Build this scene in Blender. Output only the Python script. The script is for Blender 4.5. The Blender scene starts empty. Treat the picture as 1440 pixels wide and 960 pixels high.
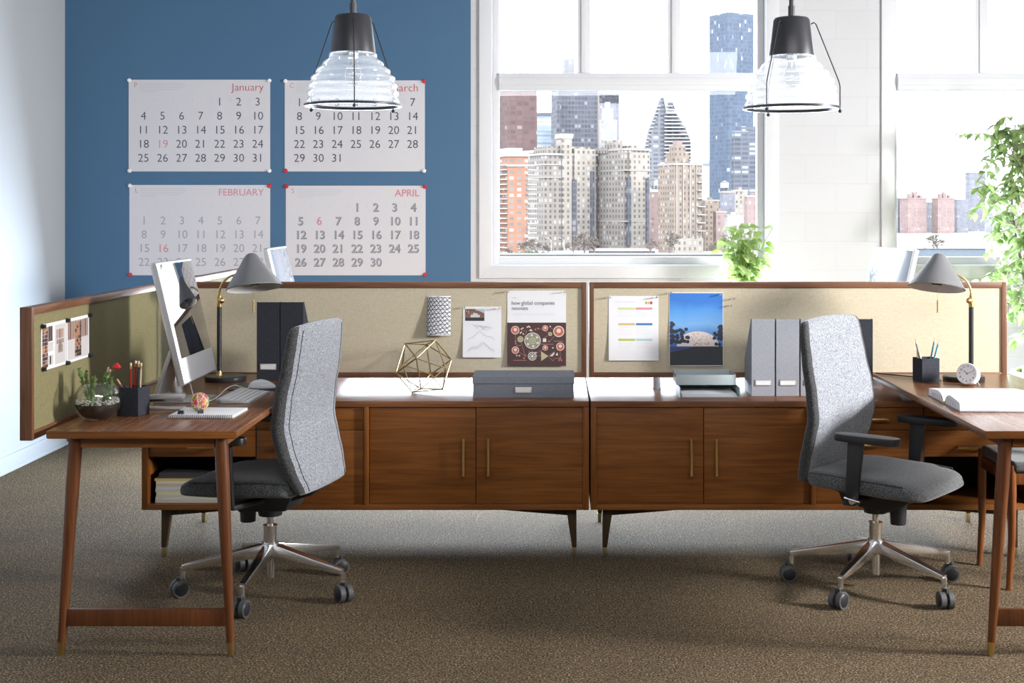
import bpy, bmesh, math, random
from mathutils import Vector, Matrix, Euler
R = math.radians
PI = math.pi
random.seed(7)
SC = bpy.context.scene
COL = SC.collection
F, CX, HY, CH = 1900.0, 780.0, 297.0, 1.49        # focal length in px, vanishing point, eye height

def wx(px, Y): return (px - CX) * Y / F
def wz(py, Y): return CH - (py - HY) * Y / F

# ------------------------------------------------------------------ geometry helpers
def setmi(faces, mi):
    for f in faces: f.material_index = mi

def box(bm, x0, x1, y0, y1, z0, z1, bev=0.0, mi=0, M=None, seg=2):
    r = bmesh.ops.create_cube(bm, size=1.0)
    vs = r['verts']
    for v in vs:
        v.co = Vector((x0 if v.co.x < 0 else x1, y0 if v.co.y < 0 else y1, z0 if v.co.z < 0 else z1))
        if M: v.co = M @ v.co
    es = set(); fs = set()
    for v in vs:
        es.update(v.link_edges); fs.update(v.link_faces)
    setmi(fs, mi)
    if bev > 0:
        bmesh.ops.bevel(bm, geom=list(es), offset=bev, segments=seg, profile=0.6, affect='EDGES', clamp_overlap=True)
    return bm

def ring_frame(d):
    d = d.normalized()
    a = Vector((0, 0, 1)) if abs(d.z) < 0.95 else Vector((1, 0, 0))
    u = d.cross(a).normalized(); v = d.cross(u).normalized()
    return u, v

def cyl(bm, p0, p1, r0, r1=None, seg=24, mi=0, cap=True):
    p0 = Vector(p0); p1 = Vector(p1)
    if r1 is None: r1 = r0
    u, v = ring_frame(p1 - p0)
    A = []; B = []
    for i in range(seg):
        a = 2 * PI * i / seg
        d = u * math.cos(a) + v * math.sin(a)
        A.append(bm.verts.new(p0 + d * r0)); B.append(bm.verts.new(p1 + d * r1))
    for i in range(seg):
        j = (i + 1) % seg
        f = bm.faces.new((A[i], A[j], B[j], B[i])); f.material_index = mi
    if cap:
        f = bm.faces.new(A[::-1]); f.material_index = mi
        f = bm.faces.new(B); f.material_index = mi
    return bm

def tube(bm, pts, r, seg=8, mi=0, closed=False, rads=None):
    pts = [Vector(p) for p in pts]; n = len(pts)
    rings = []; pu = None
    for i, p in enumerate(pts):
        if closed: d = pts[(i + 1) % n] - pts[i - 1]
        else: d = pts[min(i + 1, n - 1)] - pts[max(i - 1, 0)]
        if d.length < 1e-9: d = Vector((0, 0, 1))
        d.normalize()
        if pu is None: u, v = ring_frame(d)
        else:
            u = pu - d * pu.dot(d)
            if u.length < 1e-6: u, v = ring_frame(d)
            u.normalize(); v = d.cross(u)
        pu = u
        rr = rads[i] if rads else r
        rings.append([bm.verts.new(p + (u * math.cos(2 * PI * k / seg) + v * math.sin(2 * PI * k / seg)) * rr) for k in range(seg)])
    for i in range(n if closed else n - 1):
        A = rings[i]; B = rings[(i + 1) % n]
        for k in range(seg):
            l = (k + 1) % seg
            f = bm.faces.new((A[k], A[l], B[l], B[k])); f.material_index = mi
    if not closed:
        bm.faces.new(rings[0][::-1]).material_index = mi
        bm.faces.new(rings[-1]).material_index = mi
    return bm

def lathe(bm, prof, seg=40, c=(0, 0, 0), mi=0, M=None, closed=False):
    c = Vector(c); rings = []
    for r, z in prof:
        if r < 1e-6:
            p = c + Vector((0, 0, z)); p = M @ p if M else p
            rings.append([bm.verts.new(p)])
        else:
            rg = []
            for k in range(seg):
                a = 2 * PI * k / seg
                p = c + Vector((r * math.cos(a), r * math.sin(a), z))
                rg.append(bm.verts.new(M @ p if M else p))
            rings.append(rg)
    m = len(rings)
    for i in range(m if closed else m - 1):
        A = rings[i]; B = rings[(i + 1) % m]
        for k in range(seg):
            l = (k + 1) % seg
            if len(A) == 1 and len(B) == 1: break
            if len(A) == 1: vs = (A[0], B[l], B[k])
            elif len(B) == 1: vs = (A[k], A[l], B[0])
            else: vs = (A[k], A[l], B[l], B[k])
            f = bm.faces.new(vs); f.material_index = mi
    return bm

def prism(bm, poly, axis, a0, a1, mi=0, bev=0.0, M=None):
    """poly: 2-D points; axis 'x': (y,z), 'y': (x,z), 'z': (x,y)"""
    def P(p, a):
        q = {'x': (a, p[0], p[1]), 'y': (p[0], a, p[1]), 'z': (p[0], p[1], a)}[axis]
        q = Vector(q)
        return M @ q if M else q
    A = [bm.verts.new(P(p, a0)) for p in poly]; B = [bm.verts.new(P(p, a1)) for p in poly]
    n = len(poly); fs = []
    for i in range(n):
        j = (i + 1) % n
        fs.append(bm.faces.new((A[i], A[j], B[j], B[i])))
    fs.append(bm.faces.new(A[::-1])); fs.append(bm.faces.new(B))
    setmi(fs, mi)
    bmesh.ops.recalc_face_normals(bm, faces=fs)
    if bev > 0:
        es = set()
        for f in fs: es.update(f.edges)
        bmesh.ops.bevel(bm, geom=list(es), offset=bev, segments=2, profile=0.6, affect='EDGES', clamp_overlap=True)
    return bm

def beam(bm, p0, p1, w0, h0, w1, h1, mi=0, bev=0.0):
    """tapered rectangular beam, width horizontal, height vertical-ish"""
    p0 = Vector(p0); p1 = Vector(p1); d = (p1 - p0).normalized()
    s = d.cross(Vector((0, 0, 1)))
    s = Vector((1, 0, 0)) if s.length < 1e-4 else s.normalized()
    t = s.cross(d).normalized()
    A = [bm.verts.new(p0 + s * a * w0 / 2 + t * b * h0 / 2) for a, b in ((-1, -1), (1, -1), (1, 1), (-1, 1))]
    B = [bm.verts.new(p1 + s * a * w1 / 2 + t * b * h1 / 2) for a, b in ((-1, -1), (1, -1), (1, 1), (-1, 1))]
    fs = [bm.faces.new((A[i], A[(i + 1) % 4], B[(i + 1) % 4], B[i])) for i in range(4)]
    fs += [bm.faces.new(A[::-1]), bm.faces.new(B)]
    setmi(fs, mi)
    bmesh.ops.recalc_face_normals(bm, faces=fs)
    if bev > 0:
        es = set()
        for f in fs: es.update(f.edges)
        bmesh.ops.bevel(bm, geom=list(es), offset=bev, segments=2, profile=0.6, affect='EDGES', clamp_overlap=True)
    return bm

def sphere(bm, c, r, seg=16, mi=0, sx=1, sy=1, sz=1, M=None):
    q = bmesh.ops.create_uvsphere(bm, u_segments=seg, v_segments=max(6, seg // 2), radius=1.0)
    fs = set()
    for v in q['verts']:
        v.co = Vector((v.co.x * r * sx, v.co.y * r * sy, v.co.z * r * sz))
        if M: v.co = M @ v.co
        v.co += Vector(c)
        fs.update(v.link_faces)
    setmi(fs, mi)
    return bm

def new(): return bmesh.new()

def obj(name, bm, mats, parent=None, smooth=True, ang=35, loc=None, rot=None, subsurf=0, recalc=True):
    if recalc: bmesh.ops.recalc_face_normals(bm, faces=bm.faces[:])
    me = bpy.data.meshes.new(name); bm.to_mesh(me); bm.free()
    if not isinstance(mats, (list, tuple)): mats = [mats]
    for m in mats: me.materials.append(m)
    if smooth:
        me.shade_smooth()
        me.set_sharp_from_angle(angle=R(ang))
    o = bpy.data.objects.new(name, me); COL.objects.link(o)
    if parent: o.parent = parent
    if loc: o.location = loc
    if rot: o.rotation_euler = rot
    if subsurf:
        s = o.modifiers.new('Subdivision', 'SUBSURF'); s.levels = s.render_levels = subsurf
    return o

def tag(o, label, cat, group=None):
    o['label'] = label; o['category'] = cat
    if group: o['group'] = group
    return o

def thing(name, label, cat, loc=(0, 0, 0), rz=0, group=None):
    o = bpy.data.objects.new(name, None); COL.objects.link(o)
    o.location = loc; o.rotation_euler = (0, 0, rz); o.empty_display_size = 0.1
    return tag(o, label, cat, group)

def struct(name, bm, mats, parent=None, **k):
    o = obj(name, bm, mats, parent, **k)
    if parent is None: o['kind'] = 'structure'
    return o

def dup(root, loc=None, rz=None, label=None, group=None):
    def rec(o, par):
        c = o.copy(); COL.objects.link(c)
        if par: c.parent = par
        for ch in list(o.children): rec(ch, c)
        return c
    r = rec(root, None)
    if loc: r.location = loc
    if rz is not None: r.rotation_euler = (0, 0, rz)
    if label: r['label'] = label
    if group: r['group'] = group
    return r

def text_into(bm, s, size, M, mi=0, align='CENTER', offset=0.0, shear=0.0):
    cu = bpy.data.curves.new('txt', 'FONT'); cu.body = s; cu.size = size
    cu.align_x = align; cu.align_y = 'CENTER'; cu.offset = offset; cu.shear = shear; cu.resolution_u = 3
    o = bpy.data.objects.new('txt', cu); COL.objects.link(o)
    dg = bpy.context.evaluated_depsgraph_get(); dg.update()
    me = bpy.data.meshes.new_from_object(o.evaluated_get(dg))
    n0 = len(bm.verts); f0 = len(bm.faces)
    bm.from_mesh(me)
    bm.verts.ensure_lookup_table(); bm.faces.ensure_lookup_table()
    for v in bm.verts[n0:]: v.co = M @ v.co
    for f in bm.faces[f0:]: f.material_index = mi
    bpy.data.objects.remove(o); bpy.data.curves.remove(cu); bpy.data.meshes.remove(me)

# ------------------------------------------------------------------ materials
def mat(name):
    m = bpy.data.materials.new(name); m.use_nodes = True
    return m, m.node_tree.nodes, m.node_tree.links, m.node_tree.nodes['Principled BSDF']

def plain(name, col, rough=0.5, metal=0.0, coat=0.0, noise=0.0, nscale=30, bump=0.0, spec=0.5, bscale=None):
    m, N, L, b = mat(name)
    b.inputs['Base Color'].default_value = (*col, 1)
    b.inputs['Roughness'].default_value = rough
    b.inputs['Metallic'].default_value = metal
    b.inputs['Coat Weight'].default_value = coat
    b.inputs['Specular IOR Level'].default_value = spec
    tc = N.new('ShaderNodeTexCoord')
    n = N.new('ShaderNodeTexNoise'); n.inputs['Scale'].default_value = nscale; n.inputs['Detail'].default_value = 4
    L.new(tc.outputs['Object'], n.inputs['Vector'])
    mx = N.new('ShaderNodeMix'); mx.data_type = 'RGBA'
    k = max(noise, 0.02)
    mx.inputs[6].default_value = (*[c * (1 - k) for c in col], 1)
    mx.inputs[7].default_value = (*[min(1, c * (1 + k)) for c in col], 1)
    L.new(n.outputs['Fac'], mx.inputs[0]); L.new(mx.outputs[2], b.inputs['Base Color'])
    if bump > 0:
        bp = N.new('ShaderNodeBump'); bp.inputs['Strength'].default_value = bump; bp.inputs['Distance'].default_value = 0.002
        n2 = n
        if bscale:
            n2 = N.new('ShaderNodeTexNoise'); n2.inputs['Scale'].default_value = bscale; n2.inputs['Detail'].default_value = 3
            L.new(tc.outputs['Object'], n2.inputs['Vector'])
        L.new(n2.outputs['Fac'], bp.inputs['Height']); L.new(bp.outputs['Normal'], b.inputs['Normal'])
    return m

def ramp(N, stops):
    r = N.new('ShaderNodeValToRGB'); e = r.color_ramp.elements
    e[0].position, e[0].color = stops[0][0], (*stops[0][1], 1)
    e[1].position, e[1].color = stops[-1][0], (*stops[-1][1], 1)
    for p, c in stops[1:-1]:
        q = e.new(p); q.color = (*c, 1)
    return r

def wood(name, axis, dark, mid, light, rough=0.35, coat=0.0, scale=1.0, spec=0.5):
    m, N, L, b = mat(name)
    tc = N.new('ShaderNodeTexCoord'); mp = N.new('ShaderNodeMapping')
    s = [20.0 * scale] * 3; s['xyz'.index(axis)] = 1.3 * scale
    mp.inputs['Scale'].default_value = s
    oi = N.new('ShaderNodeObjectInfo'); add = N.new('ShaderNodeVectorMath'); add.operation = 'ADD'
    sc = N.new('ShaderNodeVectorMath'); sc.operation = 'SCALE'; sc.inputs['Scale'].default_value = 7.0
    cb = N.new('ShaderNodeCombineXYZ')
    for i in range(3): L.new(oi.outputs['Random'], cb.inputs[i])
    L.new(cb.outputs[0], sc.inputs[0]); L.new(tc.outputs['Object'], add.inputs[0]); L.new(sc.outputs[0], add.inputs[1])
    L.new(add.outputs[0], mp.inputs['Vector'])
    n1 = N.new('ShaderNodeTexNoise'); n1.inputs['Scale'].default_value = 1.6; n1.inputs['Detail'].default_value = 5
    n1.inputs['Distortion'].default_value = 1.4
    L.new(mp.outputs[0], n1.inputs['Vector'])
    r = ramp(N, [(0.22, dark), (0.5, mid), (0.78, light)]); L.new(n1.outputs['Fac'], r.inputs[0])
    mp2 = N.new('ShaderNodeMapping'); s2 = [160.0 * scale] * 3; s2['xyz'.index(axis)] = 5.0 * scale
    mp2.inputs['Scale'].default_value = s2; L.new(add.outputs[0], mp2.inputs['Vector'])
    n2 = N.new('ShaderNodeTexNoise'); n2.inputs['Scale'].default_value = 1.0; n2.inputs['Detail'].default_value = 2
    L.new(mp2.outputs[0], n2.inputs['Vector'])
    r2 = ramp(N, [(0.3, (0.72, 0.70, 0.68)), (0.6, (1, 1, 1))]); L.new(n2.outputs['Fac'], r2.inputs[0])
    mx = N.new('ShaderNodeMix'); mx.data_type = 'RGBA'; mx.blend_type = 'MULTIPLY'; mx.inputs[0].default_value = 0.8
    L.new(r.outputs[0], mx.inputs[6]); L.new(r2.outputs[0], mx.inputs[7]); L.new(mx.outputs[2], b.inputs['Base Color'])
    b.inputs['Roughness'].default_value = rough; b.inputs['Specular IOR Level'].default_value = spec
    b.inputs['Coat Weight'].default_value = coat; b.inputs['Coat Roughness'].default_value = 0.2
    bp = N.new('ShaderNodeBump'); bp.inputs['Strength'].default_value = 0.03; bp.inputs['Distance'].default_value = 0.001
    L.new(n2.outputs['Fac'], bp.inputs['Height']); L.new(bp.outputs['Normal'], b.inputs['Normal'])
    return m

def heather(name, a, c, scale=420, bump=0.5, weave=None, rough=0.9, sheen=0.3):
    m, N, L, b = mat(name)
    tc = N.new('ShaderNodeTexCoord')
    n = N.new('ShaderNodeTexNoise'); n.inputs['Scale'].default_value = scale; n.inputs['Detail'].default_value = 2; n.inputs['Roughness'].default_value = 0.7
    L.new(tc.outputs['Object'], n.inputs['Vector'])
    r = ramp(N, [(0.36, a), (0.64, c)]); L.new(n.outputs['Fac'], r.inputs[0])
    L.new(r.outputs[0], b.inputs['Base Color'])
    b.inputs['Roughness'].default_value = rough; b.inputs['Sheen Weight'].default_value = sheen
    b.inputs['Specular IOR Level'].default_value = 0.2
    bp = N.new('ShaderNodeBump'); bp.inputs['Strength'].default_value = bump; bp.inputs['Distance'].default_value = 0.001
    L.new(n.outputs['Fac'], bp.inputs['Height']); L.new(bp.outputs['Normal'], b.inputs['Normal'])
    return m

def linen(name, a, c, k=1.0):
    m, N, L, b = mat(name)
    tc = N.new('ShaderNodeTexCoord')
    outs = []
    for sc in ((60, 60, 700), (700, 700, 60)):
        mp = N.new('ShaderNodeMapping'); mp.inputs['Scale'].default_value = sc
        n = N.new('ShaderNodeTexNoise'); n.inputs['Scale'].default_value = k; n.inputs['Detail'].default_value = 2
        L.new(tc.outputs['Object'], mp.inputs['Vector']); L.new(mp.outputs[0], n.inputs['Vector']); outs.append(n.outputs['Fac'])
    ad = N.new('ShaderNodeMath'); ad.operation = 'ADD'; L.new(outs[0], ad.inputs[0]); L.new(outs[1], ad.inputs[1])
    hf = N.new('ShaderNodeMath'); hf.operation = 'MULTIPLY'; hf.inputs[1].default_value = 0.5; L.new(ad.outputs[0], hf.inputs[0])
    r = ramp(N, [(0.38, a), (0.62, c)]); L.new(hf.outputs[0], r.inputs[0]); L.new(r.outputs[0], b.inputs['Base Color'])
    b.inputs['Roughness'].default_value = 0.85; b.inputs['Specular IOR Level'].default_value = 0.2
    bp = N.new('ShaderNodeBump'); bp.inputs['Strength'].default_value = 0.3; bp.inputs['Distance'].default_value = 0.001
    L.new(hf.outputs[0], bp.inputs['Height']); L.new(bp.outputs['Normal'], b.inputs['Normal'])
    return m

def carpet_mat():
    m, N, L, b = mat('carpet')
    tc = N.new('ShaderNodeTexCoord')
    def nz(s, d=3):
        n = N.new('ShaderNodeTexNoise'); n.inputs['Scale'].default_value = s; n.inputs['Detail'].default_value = d
        n.inputs['Roughness'].default_value = 0.7; L.new(tc.outputs['Object'], n.inputs['Vector']); return n
    a = nz(140, 4); f = nz(34, 3); g = nz(2.0, 2)
    r = ramp(N, [(0.34, (0.006, 0.004, 0.0018)), (0.44, (0.043, 0.029, 0.014)), (0.52, (0.118, 0.086, 0.049)), (0.59, (0.26, 0.205, 0.134)), (0.68, (0.46, 0.38, 0.26))])
    L.new(a.outputs['Fac'], r.inputs[0])
    r2 = ramp(N, [(0.35, (0.70, 0.68, 0.66)), (0.65, (1.15, 1.08, 1.0))]); L.new(f.outputs['Fac'], r2.inputs[0])
    mx = N.new('ShaderNodeMix'); mx.data_type = 'RGBA'; mx.blend_type = 'MULTIPLY'; mx.inputs[0].default_value = 1
    L.new(r.outputs[0], mx.inputs[6]); L.new(r2.outputs[0], mx.inputs[7])
    r3 = ramp(N, [(0.35, (0.9, 0.9, 0.9)), (0.65, (1.08, 1.08, 1.08))]); L.new(g.outputs['Fac'], r3.inputs[0])
    mx2 = N.new('ShaderNodeMix'); mx2.data_type = 'RGBA'; mx2.blend_type = 'MULTIPLY'; mx2.inputs[0].default_value = 1
    L.new(mx.outputs[2], mx2.inputs[6]); L.new(r3.outputs[0], mx2.inputs[7]); L.new(mx2.outputs[2], b.inputs['Base Color'])
    b.inputs['Roughness'].default_value = 0.85; b.inputs['Specular IOR Level'].default_value = 0.12
    b.inputs['Sheen Weight'].default_value = 0.02; b.inputs['Sheen Roughness'].default_value = 0.4
    bp = N.new('ShaderNodeBump'); bp.inputs['Strength'].default_value = 0.9; bp.inputs['Distance'].default_value = 0.006
    L.new(a.outputs['Fac'], bp.inputs['Height']); L.new(bp.outputs['Normal'], b.inputs['Normal'])
    return m

def block_mat():
    m, N, L, b = mat('painted_block')
    tc = N.new('ShaderNodeTexCoord'); sp = N.new('ShaderNodeSeparateXYZ'); cb = N.new('ShaderNodeCombineXYZ')
    L.new(tc.outputs['Object'], sp.inputs[0]); L.new(sp.outputs['X'], cb.inputs['X']); L.new(sp.outputs['Z'], cb.inputs['Y'])
    br = N.new('ShaderNodeTexBrick'); L.new(cb.outputs[0], br.inputs['Vector'])
    br.inputs['Scale'].default_value = 1.0; br.inputs['Brick Width'].default_value = 0.40; br.inputs['Row Height'].default_value = 0.185
    br.inputs['Mortar Size'].default_value = 0.003; br.inputs['Mortar Smooth'].default_value = 0.5
    br.inputs['Color1'].default_value = (0.61, 0.62, 0.645, 1); br.inputs['Color2'].default_value = (0.595, 0.605, 0.63, 1); br.inputs['Mortar'].default_value = (0.575, 0.585, 0.61, 1)
    L.new(br.outputs['Color'], b.inputs['Base Color'])
    n = N.new('ShaderNodeTexNoise'); n.inputs['Scale'].default_value = 25; L.new(tc.outputs['Object'], n.inputs['Vector'])
    ma = N.new('ShaderNodeMath'); ma.operation = 'MULTIPLY_ADD'; ma.inputs[1].default_value = 0.3
    iv = N.new('ShaderNodeMath'); iv.operation = 'SUBTRACT'; iv.inputs[0].default_value = 1.0; L.new(br.outputs['Fac'], iv.inputs[1])
    L.new(n.outputs['Fac'], ma.inputs[0]); L.new(iv.outputs[0], ma.inputs[2])
    bp = N.new('ShaderNodeBump'); bp.inputs['Strength'].default_value = 0.35; bp.inputs['Distance'].default_value = 0.004
    L.new(ma.outputs[0], bp.inputs['Height']); L.new(bp.outputs['Normal'], b.inputs['Normal'])
    b.inputs['Roughness'].default_value = 0.5
    return m

def thin_glass(name, tint=(1, 1, 1), ior=1.45, rough=0.0, extra=0.0, wob=0.0, glare=0.0):
    m = bpy.data.materials.new(name); m.use_nodes = True
    N = m.node_tree.nodes; L = m.node_tree.links; N.clear()
    out = N.new('ShaderNodeOutputMaterial'); t = N.new('ShaderNodeBsdfTransparent'); g = N.new('ShaderNodeBsdfGlossy')
    t.inputs['Color'].default_value = (*tint, 1); g.inputs['Roughness'].default_value = rough
    fr = N.new('ShaderNodeFresnel'); fr.inputs['IOR'].default_value = ior
    mx = N.new('ShaderNodeMixShader')
    a = N.new('ShaderNodeMath'); a.operation = 'ADD'; a.inputs[1].default_value = extra; a.use_clamp = True
    ge = N.new('ShaderNodeNewGeometry'); im = N.new('ShaderNodeMix'); im.inputs[2].default_value = ior; im.inputs[3].default_value = 1 / ior
    L.new(ge.outputs['Backfacing'], im.inputs[0]); L.new(im.outputs[0], fr.inputs['IOR'])
    L.new(fr.outputs[0], a.inputs[0]); L.new(a.outputs[0], mx.inputs[0]); L.new(t.outputs[0], mx.inputs[1]); L.new(g.outputs[0], mx.inputs[2])
    last = mx.outputs[0]
    if glare:  # white scatter put into clear glass to stand for bright window glare
        tl = N.new('ShaderNodeBsdfTranslucent'); tl.inputs['Color'].default_value = (.95, .96, .98, 1); df = N.new('ShaderNodeBsdfDiffuse'); df.inputs['Color'].default_value = (.95, .96, .98, 1)
        ad = N.new('ShaderNodeAddShader'); L.new(tl.outputs[0], ad.inputs[0]); L.new(df.outputs[0], ad.inputs[1])
        m2 = N.new('ShaderNodeMixShader'); m2.inputs[0].default_value = glare; L.new(last, m2.inputs[1]); L.new(ad.outputs[0], m2.inputs[2]); last = m2.outputs[0]
    L.new(last, out.inputs['Surface'])
    if wob:
        tc = N.new('ShaderNodeTexCoord'); n = N.new('ShaderNodeTexNoise'); n.inputs['Scale'].default_value = 25
        L.new(tc.outputs['Object'], n.inputs['Vector'])
        bp = N.new('ShaderNodeBump'); bp.inputs['Strength'].default_value = wob; bp.inputs['Distance'].default_value = 0.01
        L.new(n.outputs['Fac'], bp.inputs['Height']); L.new(bp.outputs['Normal'], g.inputs['Normal']); L.new(bp.outputs['Normal'], fr.inputs['Normal'])
    return m

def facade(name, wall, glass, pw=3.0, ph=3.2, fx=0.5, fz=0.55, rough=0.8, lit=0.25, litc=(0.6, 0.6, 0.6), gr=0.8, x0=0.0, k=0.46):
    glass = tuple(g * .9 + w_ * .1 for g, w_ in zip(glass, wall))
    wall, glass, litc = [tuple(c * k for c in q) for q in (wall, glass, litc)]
    m, N, L, b = mat(name)
    tc = N.new('ShaderNodeTexCoord'); sp = N.new('ShaderNodeSeparateXYZ'); L.new(tc.outputs['Object'], sp.inputs[0])
    def mth(op, a, c=None):
        n = N.new('ShaderNodeMath'); n.operation = op
        for i, v in enumerate((a, c)):
            if v is None: continue
            if isinstance(v, (int, float)): n.inputs[i].default_value = v
            else: L.new(v, n.inputs[i])
        return n.outputs[0]
    u = mth('DIVIDE', mth('ADD', mth('ADD', sp.outputs['X'], sp.outputs['Y']), x0), pw)
    v = mth('DIVIDE', sp.outputs['Z'], ph)
    fu = mth('SUBTRACT', u, mth('FLOOR', u)); fv = mth('SUBTRACT', v, mth('FLOOR', v))
    def band(f, w): return mth('LESS_THAN', mth('ABSOLUTE', mth('SUBTRACT', f, 0.5)), w / 2)
    mask = mth('MULTIPLY', band(fu, fx), band(fv, fz))
    geo = N.new('ShaderNodeNewGeometry'); sn = N.new('ShaderNodeSeparateXYZ'); L.new(geo.outputs['Normal'], sn.inputs[0])
    mask = mth('MULTIPLY', mask, mth('LESS_THAN', mth('ABSOLUTE', sn.outputs['Z']), 0.5))
    cb = N.new('ShaderNodeCombineXYZ'); L.new(mth('FLOOR', u), cb.inputs[0]); L.new(mth('FLOOR', v), cb.inputs[1])
    wn = N.new('ShaderNodeTexWhiteNoise'); wn.noise_dimensions = '2D'; L.new(cb.outputs[0], wn.inputs['Vector'])
    r = ramp(N, [(0.0, glass), (1 - lit, tuple(g * 1.5 for g in glass)), (1 - lit + 0.02, litc), (1.0, litc)])
    L.new(wn.outputs['Value'], r.inputs[0])
    nz = N.new('ShaderNodeTexNoise'); nz.inputs['Scale'].default_value = 0.12; nz.inputs['Detail'].default_value = 4; L.new(tc.outputs['Object'], nz.inputs['Vector'])
    wr = ramp(N, [(0.3, tuple(c * 0.86 for c in wall)), (0.7, tuple(min(1, c * 1.1) for c in wall))]); L.new(nz.outputs['Fac'], wr.inputs[0])
    mx = N.new('ShaderNodeMix'); mx.data_type = 'RGBA'
    L.new(mask, mx.inputs[0]); L.new(wr.outputs[0], mx.inputs[6]); L.new(r.outputs[0], mx.inputs[7])
    L.new(mx.outputs[2], b.inputs['Base Color'])
    b.inputs['Specular IOR Level'].default_value = 0.15
    rg = mth('SUBTRACT', rough, mth('MULTIPLY', mask, rough - gr)); L.new(rg, b.inputs['Roughness'])
    return m

W_D, W_M, W_L = (0.145, 0.046, 0.009), (0.220, 0.076, 0.016), (0.285, 0.106, 0.024)
M = {}
M['wood_x'] = wood('walnut_grain_across', 'x', W_D, W_M, W_L, 0.42, spec=.3)
M['wood_z'] = wood('walnut_grain_upright', 'z', W_D, W_M, W_L, 0.40, spec=.3)
M['wood_y'] = wood('walnut_grain_deep', 'y', (0.11, 0.042, 0.017), (0.21, 0.085, 0.036), (0.30, 0.13, 0.058), 0.27)
M['wood_top'] = wood('walnut_cabinet_top', 'x', (0.11, 0.042, 0.017), (0.21, 0.085, 0.036), (0.30, 0.13, 0.058), 0.34, spec=.35)
M['wood_frame'] = wood('walnut_board_frame', 'x', (0.09, 0.036, 0.016), (0.17, 0.073, 0.036), (0.24, 0.11, 0.055), 0.42)
M['wood_framez'] = wood('walnut_board_frame_upright', 'z', (0.09, 0.036, 0.016), (0.17, 0.073, 0.036), (0.24, 0.11, 0.055), 0.42)
M['wood_framey'] = wood('walnut_board_frame_deep', 'y', (0.10, 0.040, 0.018), (0.19, 0.078, 0.036), (0.26, 0.12, 0.058), 0.38)
M['wood_red'] = wood('teak_stool', 'z', (0.12, 0.033, 0.009), (0.20, 0.062, 0.016), (0.26, 0.09, 0.026), 0.35)
M['wood_leg'] = wood('walnut_desk_leg', 'z', (0.075, 0.024, 0.008), (0.125, 0.040, 0.012), (0.17, 0.058, 0.018), 0.38, spec=.4)
M['leg_dark'] = wood('dark_walnut_leg', 'z', (0.030, 0.018, 0.008), (0.055, 0.033, 0.016), (0.08, 0.048, 0.024), 0.4, spec=.3)
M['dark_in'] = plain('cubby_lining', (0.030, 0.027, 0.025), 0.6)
M['brass'] = plain('brushed_brass', (0.72, 0.50, 0.21), 0.28, 1.0, noise=0.06, nscale=60)
M['brass_dull'] = plain('aged_brass', (0.50, 0.40, 0.22), 0.34, 1.0, noise=0.1, nscale=40)
M['chrome'] = plain('polished_aluminium', (0.88, 0.88, 0.89), 0.2, 1.0)
M['alu'] = plain('satin_aluminium', (0.72, 0.73, 0.75), 0.32, 0.85)
M['black'] = plain('black_plastic', (0.016, 0.016, 0.018), 0.42)
M['blackmetal'] = plain('black_painted_metal', (0.022, 0.022, 0.026), 0.36)
M['rubber'] = plain('caster_rubber', (0.07, 0.07, 0.072), 0.55)
M['pendant_black'] = plain('pendant_dark_metal', (0.045, 0.045, 0.05), 0.38, 0.4)
M['shade_grey'] = plain('grey_lamp_enamel', (0.17, 0.17, 0.175), 0.40)
M['shade_in'] = plain('lamp_inside_white', (0.75, 0.75, 0.74), 0.5)
M['chair_light'] = heather('heathered_grey_wool', (0.085, 0.092, 0.108), (0.40, 0.42, 0.46), scale=210)
M['chair_dark'] = heather('charcoal_wool', (0.012, 0.012, 0.013), (0.075, 0.075, 0.078), scale=230)
M['seat_dark'] = heather('dark_heathered_wool', (0.022, 0.023, 0.025), (0.145, 0.15, 0.155), scale=230)
M['linen'] = linen('tan_linen', (0.49, 0.425, 0.305), (0.60, 0.535, 0.40))
M['olive'] = linen('olive_linen', (0.20, 0.175, 0.085), (0.27, 0.24, 0.125))
M['carpet'] = carpet_mat()
M['blue'] = plain('blue_wall_paint', (0.060, 0.150, 0.270), 0.55, noise=0.04, nscale=3, bump=0.15, bscale=120)
M['white_wall'] = plain('white_wall_paint', (0.50, 0.53, 0.565), 0.6, noise=0.02, nscale=3, bump=0.1, bscale=120)
M['ceil'] = plain('ceiling_paint', (0.30, 0.30, 0.31), 0.8)
M['far_wall'] = plain('grey_wall_paint', (0.22, 0.22, 0.22), 0.8)
M['frame_white'] = plain('window_paint', (0.72, 0.735, 0.765), 0.45)
M['block'] = block_mat()
M['paper'] = plain('white_paper', (0.82, 0.82, 0.84), 0.7)
M['cal_paper'] = plain('calendar_paper', (0.66, 0.66, 0.70), 0.6)
M['ink_dark'] = plain('dark_ink', (0.05, 0.055, 0.08), 0.6)
M['ink_mid'] = plain('grey_ink', (0.18, 0.18, 0.22), 0.6)
M['ink_light'] = plain('pale_grey_ink', (0.36, 0.36, 0.41), 0.6)
M['ink_faint'] = plain('faint_ink', (0.52, 0.52, 0.57), 0.6)
M['ink_pink'] = plain('pink_ink', (0.62, 0.26, 0.32), 0.6)
M['ink_red'] = plain('red_ink', (0.55, 0.08, 0.10), 0.6)
M['tack_white'] = plain('white_tack_plastic', (0.85, 0.86, 0.88), 0.3)
M['tack_red'] = plain('red_tack_plastic', (0.62, 0.015, 0.03), 0.3)
M['pin_steel'] = plain('steel_pin', (0.6, 0.6, 0.62), 0.25, 1.0)
M['grey_card'] = linen('grey_bookcloth', (0.16, 0.175, 0.205), (0.215, 0.235, 0.27))
M['lt_card'] = linen('light_grey_bookcloth', (0.26, 0.27, 0.30), (0.35, 0.36, 0.40))
M['dk_card'] = linen('charcoal_bookcloth', (0.024, 0.026, 0.034), (0.045, 0.048, 0.06))
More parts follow.
